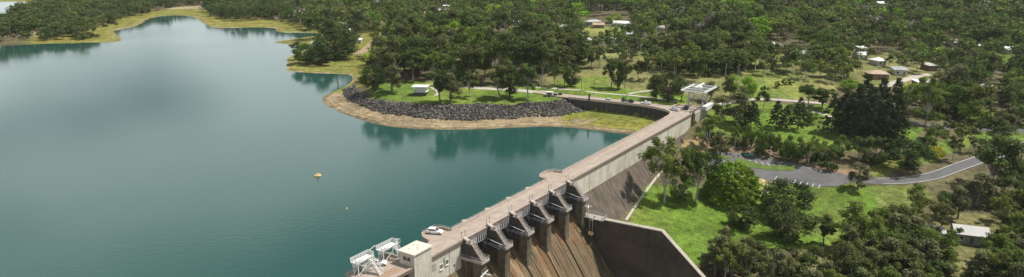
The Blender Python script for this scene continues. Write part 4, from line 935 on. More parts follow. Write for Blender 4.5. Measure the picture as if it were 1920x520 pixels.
for u, v, lab in ((1041, 181, 'dark box bin just right of the small hut'), (1050, 180, 'dark box bin farther right of the small hut')):
    g = ground(u, v); b = empty('waste_bin', g, .1, lab, 'bin', 'dark bins by the small hut'); MB().box(-.9, .9, -.7, .7, 0, 1.3).build('body', M_STEEL_D, b); m = MB(); m.prism([(-.75, 1.3), (.75, 1.3), (.75, 1.45), (-.75, 1.65)], -.95, .95, 'x'); m.build('lid', M_STEEL_D, b)
# posts on the wall road
g = at(1104.5, 188.5, 8.0)
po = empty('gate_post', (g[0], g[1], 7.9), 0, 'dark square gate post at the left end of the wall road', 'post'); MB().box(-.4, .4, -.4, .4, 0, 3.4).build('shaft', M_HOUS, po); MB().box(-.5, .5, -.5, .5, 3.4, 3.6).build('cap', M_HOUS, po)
bg_ = empty('boom_gate', (g[0] + 1.8, g[1] + 2.0, 7.97), 0.2, 'white boom gate frame across the wall road beside the dark post', 'gate')
for x in (0, 2.6): MB().tube((x, 0, 0), (x, 0, 2.2), .12).build('post', M_WHITE, bg_)
MB().bar((0, 0, 2.0), (2.6, 0, 2.0), .09).bar((0, 0, 1.2), (2.6, 0, 1.2), .09).build('bar', M_WHITE, bg_)
for u, v, hp, lab in ((1090, 172, 26, 'dark light pole left of its pair behind the wall road'), (1114, 173, 24, 'dark light pole right of its pair behind the wall road'), (1045, 171, 22, 'dark light pole on the lawn near the small hut')):
    g = ground(u, v); hh = hp / px_per_m(*g); lp = empty('light_pole', g, .3, lab, 'light pole', 'light poles behind the wall road')
    MB().tube((0, 0, -.3), (0, 0, hh), .13, 8, .08).build('pole', M_STEEL_D, lp); MB().bar((0, 0, hh), (1.2, 0, hh + .2), .07).box(.9, 1.6, -.15, .15, hh + .12, hh + .3).build('lamp_head', M_STEEL_D, lp)
# buoy raft
g = at(596, 330, 0)
bu = empty('buoy_raft', (g[0], g[1], 0), .4, 'yellow float with a small orange mast alone on the open water', 'buoy'); bu.scale = (.8, .8, .8)
m = MB(); m.prism([(-1.5, -.8), (-.8, -1.2), (.8, -1.2), (1.5, -.6), (1.5, .6), (.8, 1.2), (-.8, 1.2), (-1.5, .8)], -.3, .45, 'z'); m.build('float', M_YELLOW, bu)
MB().box(-.6, .6, -.5, .5, .45, 1.2).build('housing', surf('cream_paint', (.7, .6, .4)), bu); MB().tube((0, 0, 1.2), (0, 0, 2.3), .12).tube((0, 0, 2.1), (0, 0, 2.5), .3, 8).build('mast', surf('orange_paint', (.5, .16, .04)), bu)
g = at(650, 392, 0)
b2 = empty('small_buoy', (g[0], g[1], 0), 0, 'tiny pale buoy on the water nearer the dam than the yellow float', 'buoy'); MB().tube((0, 0, -.2), (0, 0, .25), .35, 10, .3).build('float', M_YELLOW, b2); MB().tube((0, 0, .25), (0, 0, .6), .08).build('stem', M_WHITE, b2)
# picnic table and slab, log edging on the lawn
g = ground(1429, 360); pt = empty('picnic_table', (g[0], g[1], g[2]), .3, 'dark picnic table on a pale slab beside the big round tree', 'table')
MB().box(-2.2, 2.2, -1.6, 1.6, -.3, .06).build('slab', M_PATH, pt); MB().box(-1.1, 1.1, -.4, .4, .72, .8).build('table_top', M_TIMBER, pt)
for y in (-.85, .85): MB().box(-1.1, 1.1, y - .15, y + .15, .42, .48).build('bench', M_TIMBER, pt)
for x in (-.8, .8): MB().box(x - .06, x + .06, -.95, .95, .06, .42).box(x - .06, x + .06, -.3, .3, .42, .72).build('leg', M_TIMBER, pt)
def logs(pts, label):
    P = [ground(u, v) for u, v in pts]; r = empty('log_edging', P[0], 0, label, 'edging')
    for a, b in zip(P[:-1], P[1:]):
        n = max(1, int(np.linalg.norm(b - a) / 4))
        for k in range(n):
            q0 = a + (b - a) * k / n - P[0]; q1 = a + (b - a) * (k + .93) / n - P[0]
            MB().tube(q0 + (0, 0, .22), q1 + (0, 0, .22), .22, 7).build('log', M_TIMBER, r)
logs([(1586, 389), (1604, 392), (1601, 402), (1590, 412), (1568, 428)], 'bent line of dark logs edging the lawn left of the thicket')
logs([(1588, 378.5), (1626, 384)], 'short straight line of logs on the lawn above the bent one')

# ------------------------------------------------------------------ rock bank (rip-rap), too small to pick apart
def rock_field(name, label, pts, smin, smax, mat):
    base = np.array([(0, 0, 1), (0, 0, -1), (1, 0, 0), (-1, 0, 0), (0, 1, 0), (0, -1, 0), (.6, .6, .55), (-.6, .6, .5), (.6, -.6, .5), (-.6, -.6, .55)])
    tri = [(0, 2, 6), (0, 6, 4), (2, 4, 6), (0, 4, 7), (0, 7, 3), (4, 3, 7), (0, 8, 2), (0, 5, 8), (2, 8, 5), (0, 3, 9), (0, 9, 5), (3, 5, 9), (1, 4, 2), (1, 3, 4), (1, 5, 3), (1, 2, 5)]
    Vs = []; Fs = []; b = 0; tri = np.array(tri)
    for x, y in pts:
        s = (smin + (smax - smin) * rng.random() ** 1.8) * rng.uniform(.6, 1.3); sc3 = s * rng.uniform(.6, 1.25, 3) * (1, 1, .8); q = base * rng.uniform(.75, 1.2, (10, 1)) * sc3
        a, c = rng.uniform(0, 6.28), rng.uniform(-.6, .6); R1 = np.array([[math.cos(a), -math.sin(a), 0], [math.sin(a), math.cos(a), 0], [0, 0, 1]]); R2 = np.array([[1, 0, 0], [0, math.cos(c), -math.sin(c)], [0, math.sin(c), math.cos(c)]])
        q = q @ (R1 @ R2).T; Vs.append(q + (x, y, 0)); Fs.append(tri + b); b += 10
    Vs = np.vstack(Vs); cen = np.array(pts); hz = height(cen[:, 0], cen[:, 1]); Vs[:, 2] += np.repeat(hz + smin * .15, 10)
    me = np_mesh(name, Vs, np.vstack(Fs)); tone = np.repeat(rng.uniform(0.3, 1.5, len(cen)) ** 1.2, 10)
    at_ = me.attributes.new('tone', 'FLOAT', 'POINT'); at_.data.foreach_set('value', tone.astype(np.float32))
    me.materials.append(mat); o = bpy.data.objects.new(name, me); col.objects.link(o); tag(o, label, 'rocks', None, 'stuff'); return o
def rock_mat():
    m, t, b = new_mat('rip_rap'); nn = t.nodes.new; lk = t.links.new
    a = nn('ShaderNodeAttribute'); a.attribute_name = 'tone'; co = nn('ShaderNodeTexCoord'); n = nn('ShaderNodeTexNoise'); n.inputs['Scale'].default_value = 1.4; lk(co.outputs['Object'], n.inputs['Vector'])
    mm = nn('ShaderNodeMath'); mm.operation = 'MULTIPLY'; lk(a.outputs['Fac'], mm.inputs[0]); lk(n.outputs['Fac'], mm.inputs[1])
    r = nn('ShaderNodeValToRGB'); e = r.color_ramp.elements; e[0].position = .1; e[0].color = (.014, .013, .012, 1); e[1].position = 1.0; e[1].color = (.24, .22, .20, 1); q = e.new(.55); q.color = (.062, .054, .047, 1)
    lk(mm.outputs[0], r.inputs['Fac']); lk(r.outputs['Color'], b.inputs['Base Color']); b.inputs['Roughness'].default_value = .9; return m
RM = rock_mat()
xy = np.stack([rng.uniform(-110, 45, 90000), rng.uniform(300, 430, 90000)], 1)
sdp = shore_sd(xy[:, 0], xy[:, 1]); hp = height(xy[:, 0], xy[:, 1]); tt, ss = to_ts(xy[:, 0], xy[:, 1])
uu, vv = proj(xy[:, 0], xy[:, 1], hp)
jx = (fbm(xy[:, 0] / 6, xy[:, 1] / 6, 31) - .5) * 14; jy = (fbm(xy[:, 0] / 6, xy[:, 1] / 6, 32) - .5) * 7
ok = in_poly(uu + jx, vv + jy, [(632, 108), (660, 126), (676, 148), (664, 164), (676, 178), (704, 189), (760, 193), (830, 196), (960, 196), (1050, 189), (1068, 184), (1102, 207), (1060, 216), (960, 223), (860, 225), (780, 221), (720, 213), (690, 204), (655, 188), (640, 176), (652, 162), (662, 150), (652, 132), (634, 116)]) & ~in_poly(xy[:, 0], xy[:, 1], FILL) & (hp > .5)
xy = xy[ok][:9000]
rock_field('rock_bank', 'bank of loose dark grey rip-rap rocks between the lawn and the sandy shore', xy, .34, .95, RM)
xy = []
for u, v, n, sp in ((1500, 512, 60, 5), (1380, 480, 50, 5), (1440, 478, 30, 4), (1395, 275, 90, 9), (1470, 285, 90, 9), (1530, 300, 60, 6)):
    g = ground(u, v); xy += [(g[0] + rng.normal() * sp, g[1] + rng.normal() * sp * .5) for _ in range(n)]
rock_field('bank_rocks', 'scattered brown and pale rocks on the earth bank and by the thicket', xy, .3, .9, RM)

# ------------------------------------------------------------------ trees
def leaf_mat(name, ca, cb, trans=0.32):
    m, t, b = new_mat(name); nn = t.nodes.new; lk = t.links.new
    oi = nn('ShaderNodeObjectInfo'); a = nn('ShaderNodeAttribute'); a.attribute_name = 'hue'; tn = nn('ShaderNodeAttribute'); tn.attribute_name = 'tint'
    ad = nn('ShaderNodeMath'); ad.operation = 'ADD'; lk(oi.outputs['Random'], ad.inputs[0]); lk(a.outputs['Fac'], ad.inputs[1])
    fr = nn('ShaderNodeMath'); fr.operation = 'FRACT'; lk(ad.outputs[0], fr.inputs[0])
    mixc = nn('ShaderNodeMixRGB'); mixc.inputs['Color1'].default_value = (*ca, 1); mixc.inputs['Color2'].default_value = (*cb, 1); lk(fr.outputs[0], mixc.inputs['Fac'])
    mu = nn('ShaderNodeVectorMath'); mu.operation = 'SCALE'; lk(mixc.outputs['Color'], mu.inputs[0]); lk(tn.outputs['Fac'], mu.inputs['Scale'])
    lk(mu.outputs[0], b.inputs['Base Color']); b.inputs['Roughness'].default_value = .7; b.inputs['Specular IOR Level'].default_value = .1
    tr = nn('ShaderNodeBsdfTranslucent'); lk(mu.outputs[0], tr.inputs['Color']); ms = nn('ShaderNodeMixShader'); ms.inputs['Fac'].default_value = trans
    lk(b.outputs[0], ms.inputs[1]); lk(tr.outputs[0], ms.inputs[2]); lk(ms.outputs[0], t.nodes['Material Output'].inputs['Surface']); return m
LM = {
    'gum': leaf_mat('gum_leaves', (0.0688, 0.1118, 0.0275), (0.1290, 0.1393, 0.0473)),
    'gumg': leaf_mat('green_gum_leaves', (0.1118, 0.1634, 0.0310), (0.1462, 0.1763, 0.0413)),
    'casu': leaf_mat('casuarina_leaves', (0.1161, 0.1333, 0.0516), (0.1548, 0.1548, 0.0757)),
    'round': leaf_mat('dark_leaves', (0.0430, 0.0774, 0.0206), (0.0817, 0.1015, 0.0310)),
    'fig': leaf_mat('fig_leaves', (.13, .215, .022), (.14, .22, .024)),
    'bunya': leaf_mat('bunya_leaves', (.04, .064, .026), (.058, .078, .032), .15),
    'lime': leaf_mat('lime_leaves', (.16, .30, .022), (.21, .32, .025), .38),
    'green': leaf_mat('mid_green_leaves', (0.0774, 0.1505, 0.0241), (0.1075, 0.1677, 0.0344)),
    'yellow': leaf_mat('yellow_leaves', (.38, .36, .03), (.40, .36, .03)),
    'bare': leaf_mat('sparse_grey_leaves', (.20, .18, .155), (.24, .215, .18), .1),
}
def leaf_cloud(cen, rad, n, size, r, up=.35, shell=.55):
    """n leaves per clump, returned as rhombic quads with a brightness per leaf"""
    cen = np.asarray(cen); rad = np.asarray(rad); k = len(cen)
    idx = np.repeat(np.arange(k), n); d = r.normal(size=(len(idx), 3)); d /= np.linalg.norm(d, axis=1)[:, None]
    rr = shell + (1 - shell) * r.random(len(idx)); lump = 1 + .25 * np.sin(d[:, 0] * 5 + idx) * np.cos(d[:, 1] * 4 + idx * 2)
    p = cen[idx] + d * rad[idx] * (rr * lump)[:, None]
    nrm = d + r.normal(size=d.shape) * .55 + np.array([0, 0, up]); nrm /= np.linalg.norm(nrm, axis=1)[:, None]
    a = np.cross(nrm, r.normal(size=d.shape)); a /= np.linalg.norm(a, axis=1)[:, None] + 1e-9; b = np.cross(nrm, a)
    s = size * r.uniform(.6, 1.35, len(idx))[:, None]; q = r.uniform(.45, .9, len(idx))[:, None]
    V = np.stack([p - a * s, p - b * s * q, p + a * s, p + b * s * q], 1).reshape(-1, 3)
    ct = r.uniform(.62, 1.4, k); tint = np.repeat(ct[idx] * r.uniform(.8, 1.2, len(idx)), 4)
    return V, tint
def make_tree(kind, seed, lod=1.0):
    """unit-height tree: (trunk builder, leaf verts, tint)"""
    r = np.random.default_rng(seed); tr = MB()
    n_l = lambda n: max(6, int(n * lod)); ls = 1.0 / math.sqrt(lod) ** .9
    def limb(p, q, r0, r1):
        mid = (np.array(p) + np.array(q)) / 2 + r.normal(size=3) * .012 + np.array([0, 0, -.01]); tr.tube(p, mid, r0, 5, (r0 + r1) / 2); tr.tube(mid, q, (r0 + r1) / 2, 5, r1)
    if kind in ('gum', 'gumg', 'bare'):
        split = r.uniform(.22, .32); lean = r.normal(size=2) * .03; top = np.array([lean[0], lean[1], split]); tr.tube((0, 0, -.03), top, .02, 7, .015)
        C, R = [], []; nl = r.integers(5, 8); spread = r.uniform(.85, 1.15)
        for i in range(nl):
            a = 6.28 * (i + r.uniform(-.4, .4)) / nl; z = r.uniform(.42, .86); rad = r.uniform(.10, .24) * (1.15 - .45 * abs(z - .6) / .3) * spread; e = np.array([math.cos(a) * rad, math.sin(a) * rad, z]); limb(top, e, .011, .005)
            for j in range(4):
                c = e + r.normal(size=3) * (.07, .07, .065) + (math.cos(a) * .03, math.sin(a) * .03, .01); limb(e, c, .005, .002); C.append(c); R.append(r.uniform(.06, .11) * np.array([1.1, 1.1, .95]))
        for j in range(7): c = np.array([*(r.normal(size=2) * .075), r.uniform(.55, .93)]); limb(top, c, .007, .003); C.append(c); R.append(r.uniform(.065, .105) * np.array([1.1, 1.1, .9]))
        if lod < .3: C = C[::2]; R = [x * 1.35 for x in R[::2]]
        nn_ = {'gum': 170, 'gumg': 180, 'bare': 45}[kind]
        V, T = leaf_cloud(C, R, n_l(nn_), .0165 * ls, r, .4, .35)
    elif kind == 'casu':
        top = np.array([0, 0, .85]); tr.tube((0, 0, -.03), top, .02, 6, .006); C, R = [], []
        for i in range(20):
            f = r.uniform(0, 1); z = .24 + .68 * f; w_ = .20 * (1 - .55 * f) ; a = r.uniform(0, 6.28); c = np.array([math.cos(a) * w_ * r.uniform(.4, 1), math.sin(a) * w_ * r.uniform(.4, 1), z]); limb((0, 0, z - .1), c, .006, .003); C.append(c); R.append(r.uniform(.05, .085) * np.array([1.0, 1.0, 1.45]))
        if lod < .3: C = C[::2]; R = [x * 1.3 for x in R[::2]]
        V, T = leaf_cloud(C, R, n_l(190), .0145 * ls, r, .1, .25)
    elif kind in ('round', 'green', 'lime', 'yellow'):
        tr.tube((0, 0, -.03), (0, 0, .4), .03, 7, .02); C, R = [], []
        for i in range(26):
            d = r.normal(size=3); d /= np.linalg.norm(d); d[2] = d[2] * .95 + .03; c = np.array([d[0] * .30, d[1] * .30, .49 + d[2] * .37]); limb((0, 0, .3), c, .009, .003); C.append(c); R.append(r.uniform(.10, .16) * np.array([1, 1, .85]))
        if lod < .3: C = C[::2]; R = [x * 1.25 for x in R[::2]]
        V, T = leaf_cloud(C, R, n_l(200), .0185 * ls, r, .35, .6)
    elif kind == 'fig':
        tr.tube((0, 0, -.03), (0, 0, .4), .06, 8, .05); C, R = [], []
        for i in range(150):
            f = (i + .5) / 150; z = f; a = i * 2.39996; q = math.sqrt(max(0, 1 - z * z * .96)); c = np.array([math.cos(a) * q * .58, math.sin(a) * q * .58, .06 + z * .84]) * r.uniform(.93, 1.03)
            C.append(c); R.append(r.uniform(.06, .095) * np.array([1.0, 1.0, .8]))
            if i % 6 == 0: limb((0, 0, .35), c, .016, .005)
        V, T = leaf_cloud(C, R, n_l(90), .022 * ls, r, .5, .5)
    elif kind in ('bunya', 'hoop'):
        tr.tube((0, 0, -.03), (0, 0, .97), .018, 7, .004); C, R = [], []
        tiers = 15 if kind == 'bunya' else 19
        for k in range(tiers):
            f = k / (tiers - 1); z = .16 + .80 * f if kind == 'bunya' else .08 + .88 * f
            w_ = (.31 * (1 - f) ** .7 + .025) if kind == 'bunya' else (.21 * (1 - f ** 3) + .03)
            nb = r.integers(6, 9) if f < .8 else 4
            for j in range(nb):
                a = r.uniform(0, 6.28); e = w_ * r.uniform(.7, 1.08); c = np.array([math.cos(a) * e, math.sin(a) * e, z - .03 * (1 - f)]); tr.tube((0, 0, z + .01), c, .005, 4, .002)
                C.append(c); R.append(np.array([.058, .058, .034]) * r.uniform(.8, 1.2)); c2 = c * (.6, .6, 1) + (0, 0, .008)
                if kind == 'hoop' or r.random() < .6: C.append(c2); R.append(np.array([.06, .06, .026]))
        V, T = leaf_cloud(C, R, n_l(36 if kind == 'bunya' else 24), .017 * ls, r, .3, .3)
    elif kind == 'shrub':
        C, R = [], []
        for i in range(12): c = np.array([r.normal() * .38, r.normal() * .38, r.uniform(.25, .62)]); C.append(c); R.append(r.uniform(.22, .36) * np.array([1.1, 1.1, .9])); limb((c[0] * .2, c[1] * .2, -.05), c, .02, .008)
        V, T = leaf_cloud(C, R, n_l(120), .05 * ls, r, .35, .45)
    return tr, V, T
PROTO = {}
KL = {'hoop': 'bunya', 'shrub': 'round'}
def protos(kind, mat_kind, nvar, seed0):
    out = []
    for i in range(nvar):
        tr, V, T = make_tree(kind, seed0 + i)
        bm = M_TRUNKP if kind in ('gum', 'gumg', 'bare') and i % 2 == 0 else (M_TRUNKD if kind in ('bunya', 'hoop', 'round', 'fig', 'shrub') else M_TRUNK)
        tm = bpy.data.meshes.new('trunk'); tm.from_pydata(tr.v, [], tr.f); tm.materials.append(bm)
        cm = np_mesh('crown', V, np.arange(len(V)).reshape(-1, 4)); a = cm.attributes.new('tint', 'FLOAT', 'POINT'); a.data.foreach_set('value', T.astype(np.float32)); cm.materials.append(LM[mat_kind])
        out.append((tm, cm, max(np.percentile(np.abs(V[:, 0]), 98), np.percentile(np.abs(V[:, 1]), 98)) * 2))
    return out
for kd, mk, nv, s0 in (('gum', 'gum', 6, 10), ('gumg', 'gumg', 4, 30), ('casu', 'casu', 4, 50), ('round', 'round', 4, 70), ('fig', 'fig', 1, 90), ('bunya', 'bunya', 3, 100), ('hoop', 'bunya', 3, 110), ('lime', 'lime', 3, 120), ('green', 'green', 3, 130), ('bare', 'bare', 2, 150), ('yellow', 'yellow', 1, 160), ('shrub', 'round', 3, 170), ('shrubg', 'gumg', 2, 180)):
    PROTO[kd] = protos('shrub' if kd == 'shrubg' else kd, mk, nv, s0)
TREES_XY = []; cnt = {}
def place_tree(kind, x, y, z, h, wd, label, group=None, name=None):
    k = cnt.get(kind, 0); cnt[kind] = k + 1; tm, cm, nw = PROTO[kind][k % len(PROTO[kind])]
    nm = name or {'gum': 'gum_tree', 'gumg': 'gum_tree', 'casu': 'casuarina_tree', 'bunya': 'bunya_pine', 'hoop': 'hoop_pine', 'fig': 'fig_tree', 'shrub': 'shrub', 'shrubg': 'shrub', 'bare': 'bare_tree'}.get(kind, 'broadleaf_tree')
    r = empty(nm, (x, y, z), random.uniform(0, 6.28), label, 'shrub' if nm == 'shrub' else 'tree', group); sx = h if wd is None else float(np.clip(wd / nw, .45 * h, 2.2 * h))
    share('trunk', tm, r, scale=(sx, sx, h)); share('crown', cm, r, scale=(sx, sx, h)); TREES_XY.append((x, y, max(2.5, (wd or h * .5) * .4))); return r
def tree_px(u, v, hp, wp, kind, label, group=None):
    if kind == 'bunya': hp *= 1.15; wp *= .95
    g = ground(u, v); pp = px_per_m(*g); return place_tree(kind, g[0], g[1], g[2], hp / pp / cp_, wp / pp, label, group)
T1 = [
    (1246, 380, 116, 84, 'gumg', 'tall light green gum tree nearest the foot of the dam wall'),
    (1304, 378, 104, 72, 'gum', 'dark gum tree between the tall light gum and the round glossy tree'),
    (1278, 383, 62, 44, 'green', 'small bushy tree at the feet of the two tall gums by the dam'),
    (1370, 374, 74, 98, 'fig', 'big round glossy green dome-shaped tree by the car park'),
    (1388, 428, 50, 56, 'round', 'small dark tree alone on the lawn below the glossy dome tree'),
    (1472, 402, 68, 92, 'round', 'broad dark tree on the lawn below the car park, back one of two'),
    (1478, 454, 84, 84, 'round', 'tall dark tree on the lawn, front one of two touching'),
    (1544, 460, 60, 38, 'gum', 'slim gum tree standing alone on the lower lawn'),
    (1608, 356, 52, 58, 'casu', 'bushy tree at the road bend by the end of the car park'),
    (1700, 319, 62, 74, 'round', 'wide dark olive tree in the grass beside the road bend'),
    (1737, 292, 55, 44, 'gumg', 'leafy pale tree behind the small yellow bush'),
    (1755, 300, 27, 27, 'yellow', 'small bright yellow flowering bush beside the road'),
    (1786, 302, 56, 28, 'gum', 'thin dark tree right of the yellow bush'),
    (1832, 386, 64, 84, 'casu', 'wide round pale olive tree below the road at right'),
    (1868, 362, 112, 96, 'gum', 'big grey green gum tree standing over the road at right'),
    (1640, 308, 52, 50, 'round', 'dark shrubby tree left of the wide olive roadside tree'),
    (1610, 300, 45, 46, 'gum', 'olive tree below the pine grove near the car park end'),
    (1575, 300, 50, 28, 'green', 'upright green tree below the pine grove'),
    (1325, 282, 66, 58, 'gumg', 'grey green tree just beyond the end of the dam wall'),
    (1350, 292, 46, 52, 'casu', 'greyish bush at the top of the car park entry'),
    (1300, 330, 44, 50, 'gum', 'small tree against the dam batter behind the two tall gums'),
    (1352, 226, 44, 44, 'casu', 'grey tree just right of the gantry crane'),
    (1384, 236, 66, 50, 'casu', 'feathery tree at the left of the bunya pine row'),
    (1407, 243, 46, 40, 'bunya', 'leftmost dark bunya pine of the row on the lawn'),
    (1455, 241, 45, 32, 'bunya', 'second dark bunya pine from the left on the lawn'),
    (1472, 241, 37, 26, 'bunya', 'shortest dark bunya pine in the middle of the lawn row'),
    (1496, 244, 53, 30, 'bunya', 'dark pointed bunya pine fourth from the left on the lawn'),
    (1558, 249, 64, 42, 'bunya', 'rightmost bunya pine of the row next to the dark pine grove'),
    (1390, 188, 56, 48, 'lime', 'big bright green round tree right of the gantry crane'),
    (1592, 170, 22, 42, 'lime', 'flat topped lime green tree behind the pine grove'),
    (1712, 192, 38, 48, 'lime', 'bright green tree just right of the pine grove'),
    (1730, 180, 26, 34, 'green', 'green tree in front of the long white roofed house'),
    (1800, 182, 28, 42, 'lime', 'lime green tree in the right wood near the broken white roof'),
    (1770, 172, 24, 36, 'green', 'mid green tree right of the long white roofed house'),
    (1694, 75, 16, 34, 'lime', 'lime green crown far up in the right wood, left one'),
    (1743, 84, 14, 24, 'lime', 'small lime green crown far up in the right wood, right one'),
    (1840, 72, 18, 44, 'green', 'wide green crown above the green paddock'),
    (1150, 43, 18, 38, 'lime', 'bright lime tree between two pale roofed houses'),
    (1514, 203, 46, 46, 'gum', 'dark gum tree by the pale path left of the pine grove'),
    (1540, 205, 40, 40, 'gum', 'dark gum tree between the path and the pine grove'),
    (1430, 210, 48, 34, 'gum', 'dusty gum tree behind the bunya pine row'),
    (1396, 222, 30, 26, 'green', 'small green tree left behind the bunya pine row'),
    (1517, 232, 28, 28, 'green', 'round green tree right of the pointed bunya pine'),
    (1457, 165, 14, 12, 'green', 'young tree on the dry lawn above the pale path, leftmost'),
    (1470, 160, 13, 10, 'green', 'young tree on the dry lawn above the pale path, middle'),
    (1483, 159, 13, 13, 'green', 'young tree on the dry lawn above the pale path, rightmost'),
    (1328, 192, 40, 40, 'gum', 'gum tree right behind the gantry crane'),
    (1366, 190, 46, 34, 'gum', 'gum tree left of the big bright green round tree'),
    (1145, 166, 54, 34, 'gum', 'dark tree at the left of the trio on the park lawn'),
    (1158, 168, 60, 32, 'round', 'tallest dark tree in the middle of the trio on the park lawn'),
    (1171, 166, 52, 34, 'gum', 'dark tree at the right of the trio on the park lawn'),
    (1108, 128, 34, 24, 'gum', 'left tree of the pair on the dry grass behind the park'),
    (1124, 127, 38, 28, 'gum', 'right tree of the pair on the dry grass behind the park'),
    (1198, 152, 40, 26, 'gum', 'left tree of the pair at the back right of the park lawn'),
    (1213, 150, 42, 26, 'gum', 'right tree of the pair at the back right of the park lawn'),
    (1252, 191, 62, 56, 'round', 'big dark bushy tree left of the gantry crane'),
    (1230, 187, 50, 40, 'round', 'dark bushy tree at the left of the clump by the gantry crane'),
    (1276, 190, 46, 40, 'gum', 'olive tree at the right of the clump by the gantry crane'),
    (1072, 163, 46, 30, 'round', 'dark tree at the left edge of the park lawn'),
    (1058, 161, 42, 32, 'gumg', 'light green tree at the left edge of the park lawn'),
    (1040, 163, 40, 34, 'gum', 'olive tree behind the small hut'),
    (735, 174, 52, 66, 'casu', 'wide brownish tree at the left of the lakeside lawn'),
    (702, 170, 50, 50, 'round', 'dark tree at the head of the rock bank'),
    (712, 140, 40, 46, 'round', 'dark tree behind the brownish tree of the lakeside lawn'),
    (826, 192, 62, 42, 'gum', 'leafy gum just right of the white roofed shelter'),
    (845, 193, 58, 40, 'casu', 'feathery tree at the right of the pair by the shelter'),
    (882, 183, 54, 42, 'gum', 'gum tree midway along the lakeside lawn'),
    (940, 186, 66, 48, 'gum', 'tall gum on the lakeside lawn, left of the close trio'),
    (956, 183, 64, 44, 'round', 'dark tall tree in the middle of the lakeside trio'),
    (991, 187, 62, 50, 'gum', 'wide dark gum at the right of the lakeside trio'),
    (775, 152, 58, 64, 'gum', 'big gum tree behind the white roofed shelter'),
    (812, 150, 52, 54, 'gumg', 'light green gum behind the shelter to the right'),
    (628, 112, 62, 82, 'round', 'very dark big tree above the grassy spit on the shore'),
    (574, 119, 38, 46, 'green', 'rounded green bush tree at the left of the grassy spit'),
    (602, 121, 34, 60, 'round', 'low wide bushy tree on the grassy spit'),
    (563, 112, 34, 34, 'gum', 'olive bush tree at the water edge of the spit'),
    (640, 64, 12, 36, 'lime', 'bright green crown behind the very dark lakeside tree'),
    (760, 92, 28, 34, 'lime', 'yellow green crown in the wood above the lakeside lawn'),
    (785, 102, 26, 40, 'gumg', 'light olive crown in the wood right of the yellow green one'),
    (939, 45, 18, 44, 'bare', 'pale grey leafless tree in the wood, right of the pair'),
    (907, 42, 14, 24, 'bare', 'small pale grey leafless tree in the wood, left of the pair'),
    (1075, 36, 16, 34, 'bare', 'pale grey leafless tree left of the grey roofed house'),
    (968, 66, 20, 30, 'lime', 'bright green crown below the pale grey leafless trees'),
]
for a in T1: tree_px(*a)
NTH = ['first', 'second', 'third', 'fourth', 'fifth', 'sixth', 'seventh', 'eighth', 'ninth']; YR = [1376, 1400, 1425, 1450, 1474, 1491, 1516, 1546, 1440]; HR = [1578, 1602, 1628, 1655, 1680, 1616, 1645, 1672, 1592]
for i, (u, v, hp, wp) in enumerate([(1376, 283, 50, 26), (1400, 276, 44, 26), (1425, 290, 52, 28), (1450, 292, 46, 26), (1474, 301, 52, 28), (1491, 302, 50, 26), (1516, 307, 46, 36), (1546, 300, 38, 42), (1440, 280, 44, 26)]):
    tree_px(u, v, hp, wp, 'green' if i % 3 else 'gumg', f'slim young tree on the brown bank above the car park, {NTH[sorted(YR).index(u)]} from left', 'young trees along the brown bank')
for u, v, hp, wp in [(1578, 252, 86, 40), (1602, 258, 94, 44), (1628, 265, 98, 48), (1655, 270, 100, 48), (1680, 270, 92, 42), (1616, 247, 92, 44), (1645, 248, 94, 46), (1672, 250, 92, 42), (1592, 244, 84, 40)]:
    tree_px(u, v, hp * (1 + .16 * math.sin(u * 1.7)), wp * .8, 'hoop', f'tall dark hoop pine in the dense grove, {NTH[sorted(HR).index(u)]} from the left', 'hoop pines in the dense grove')
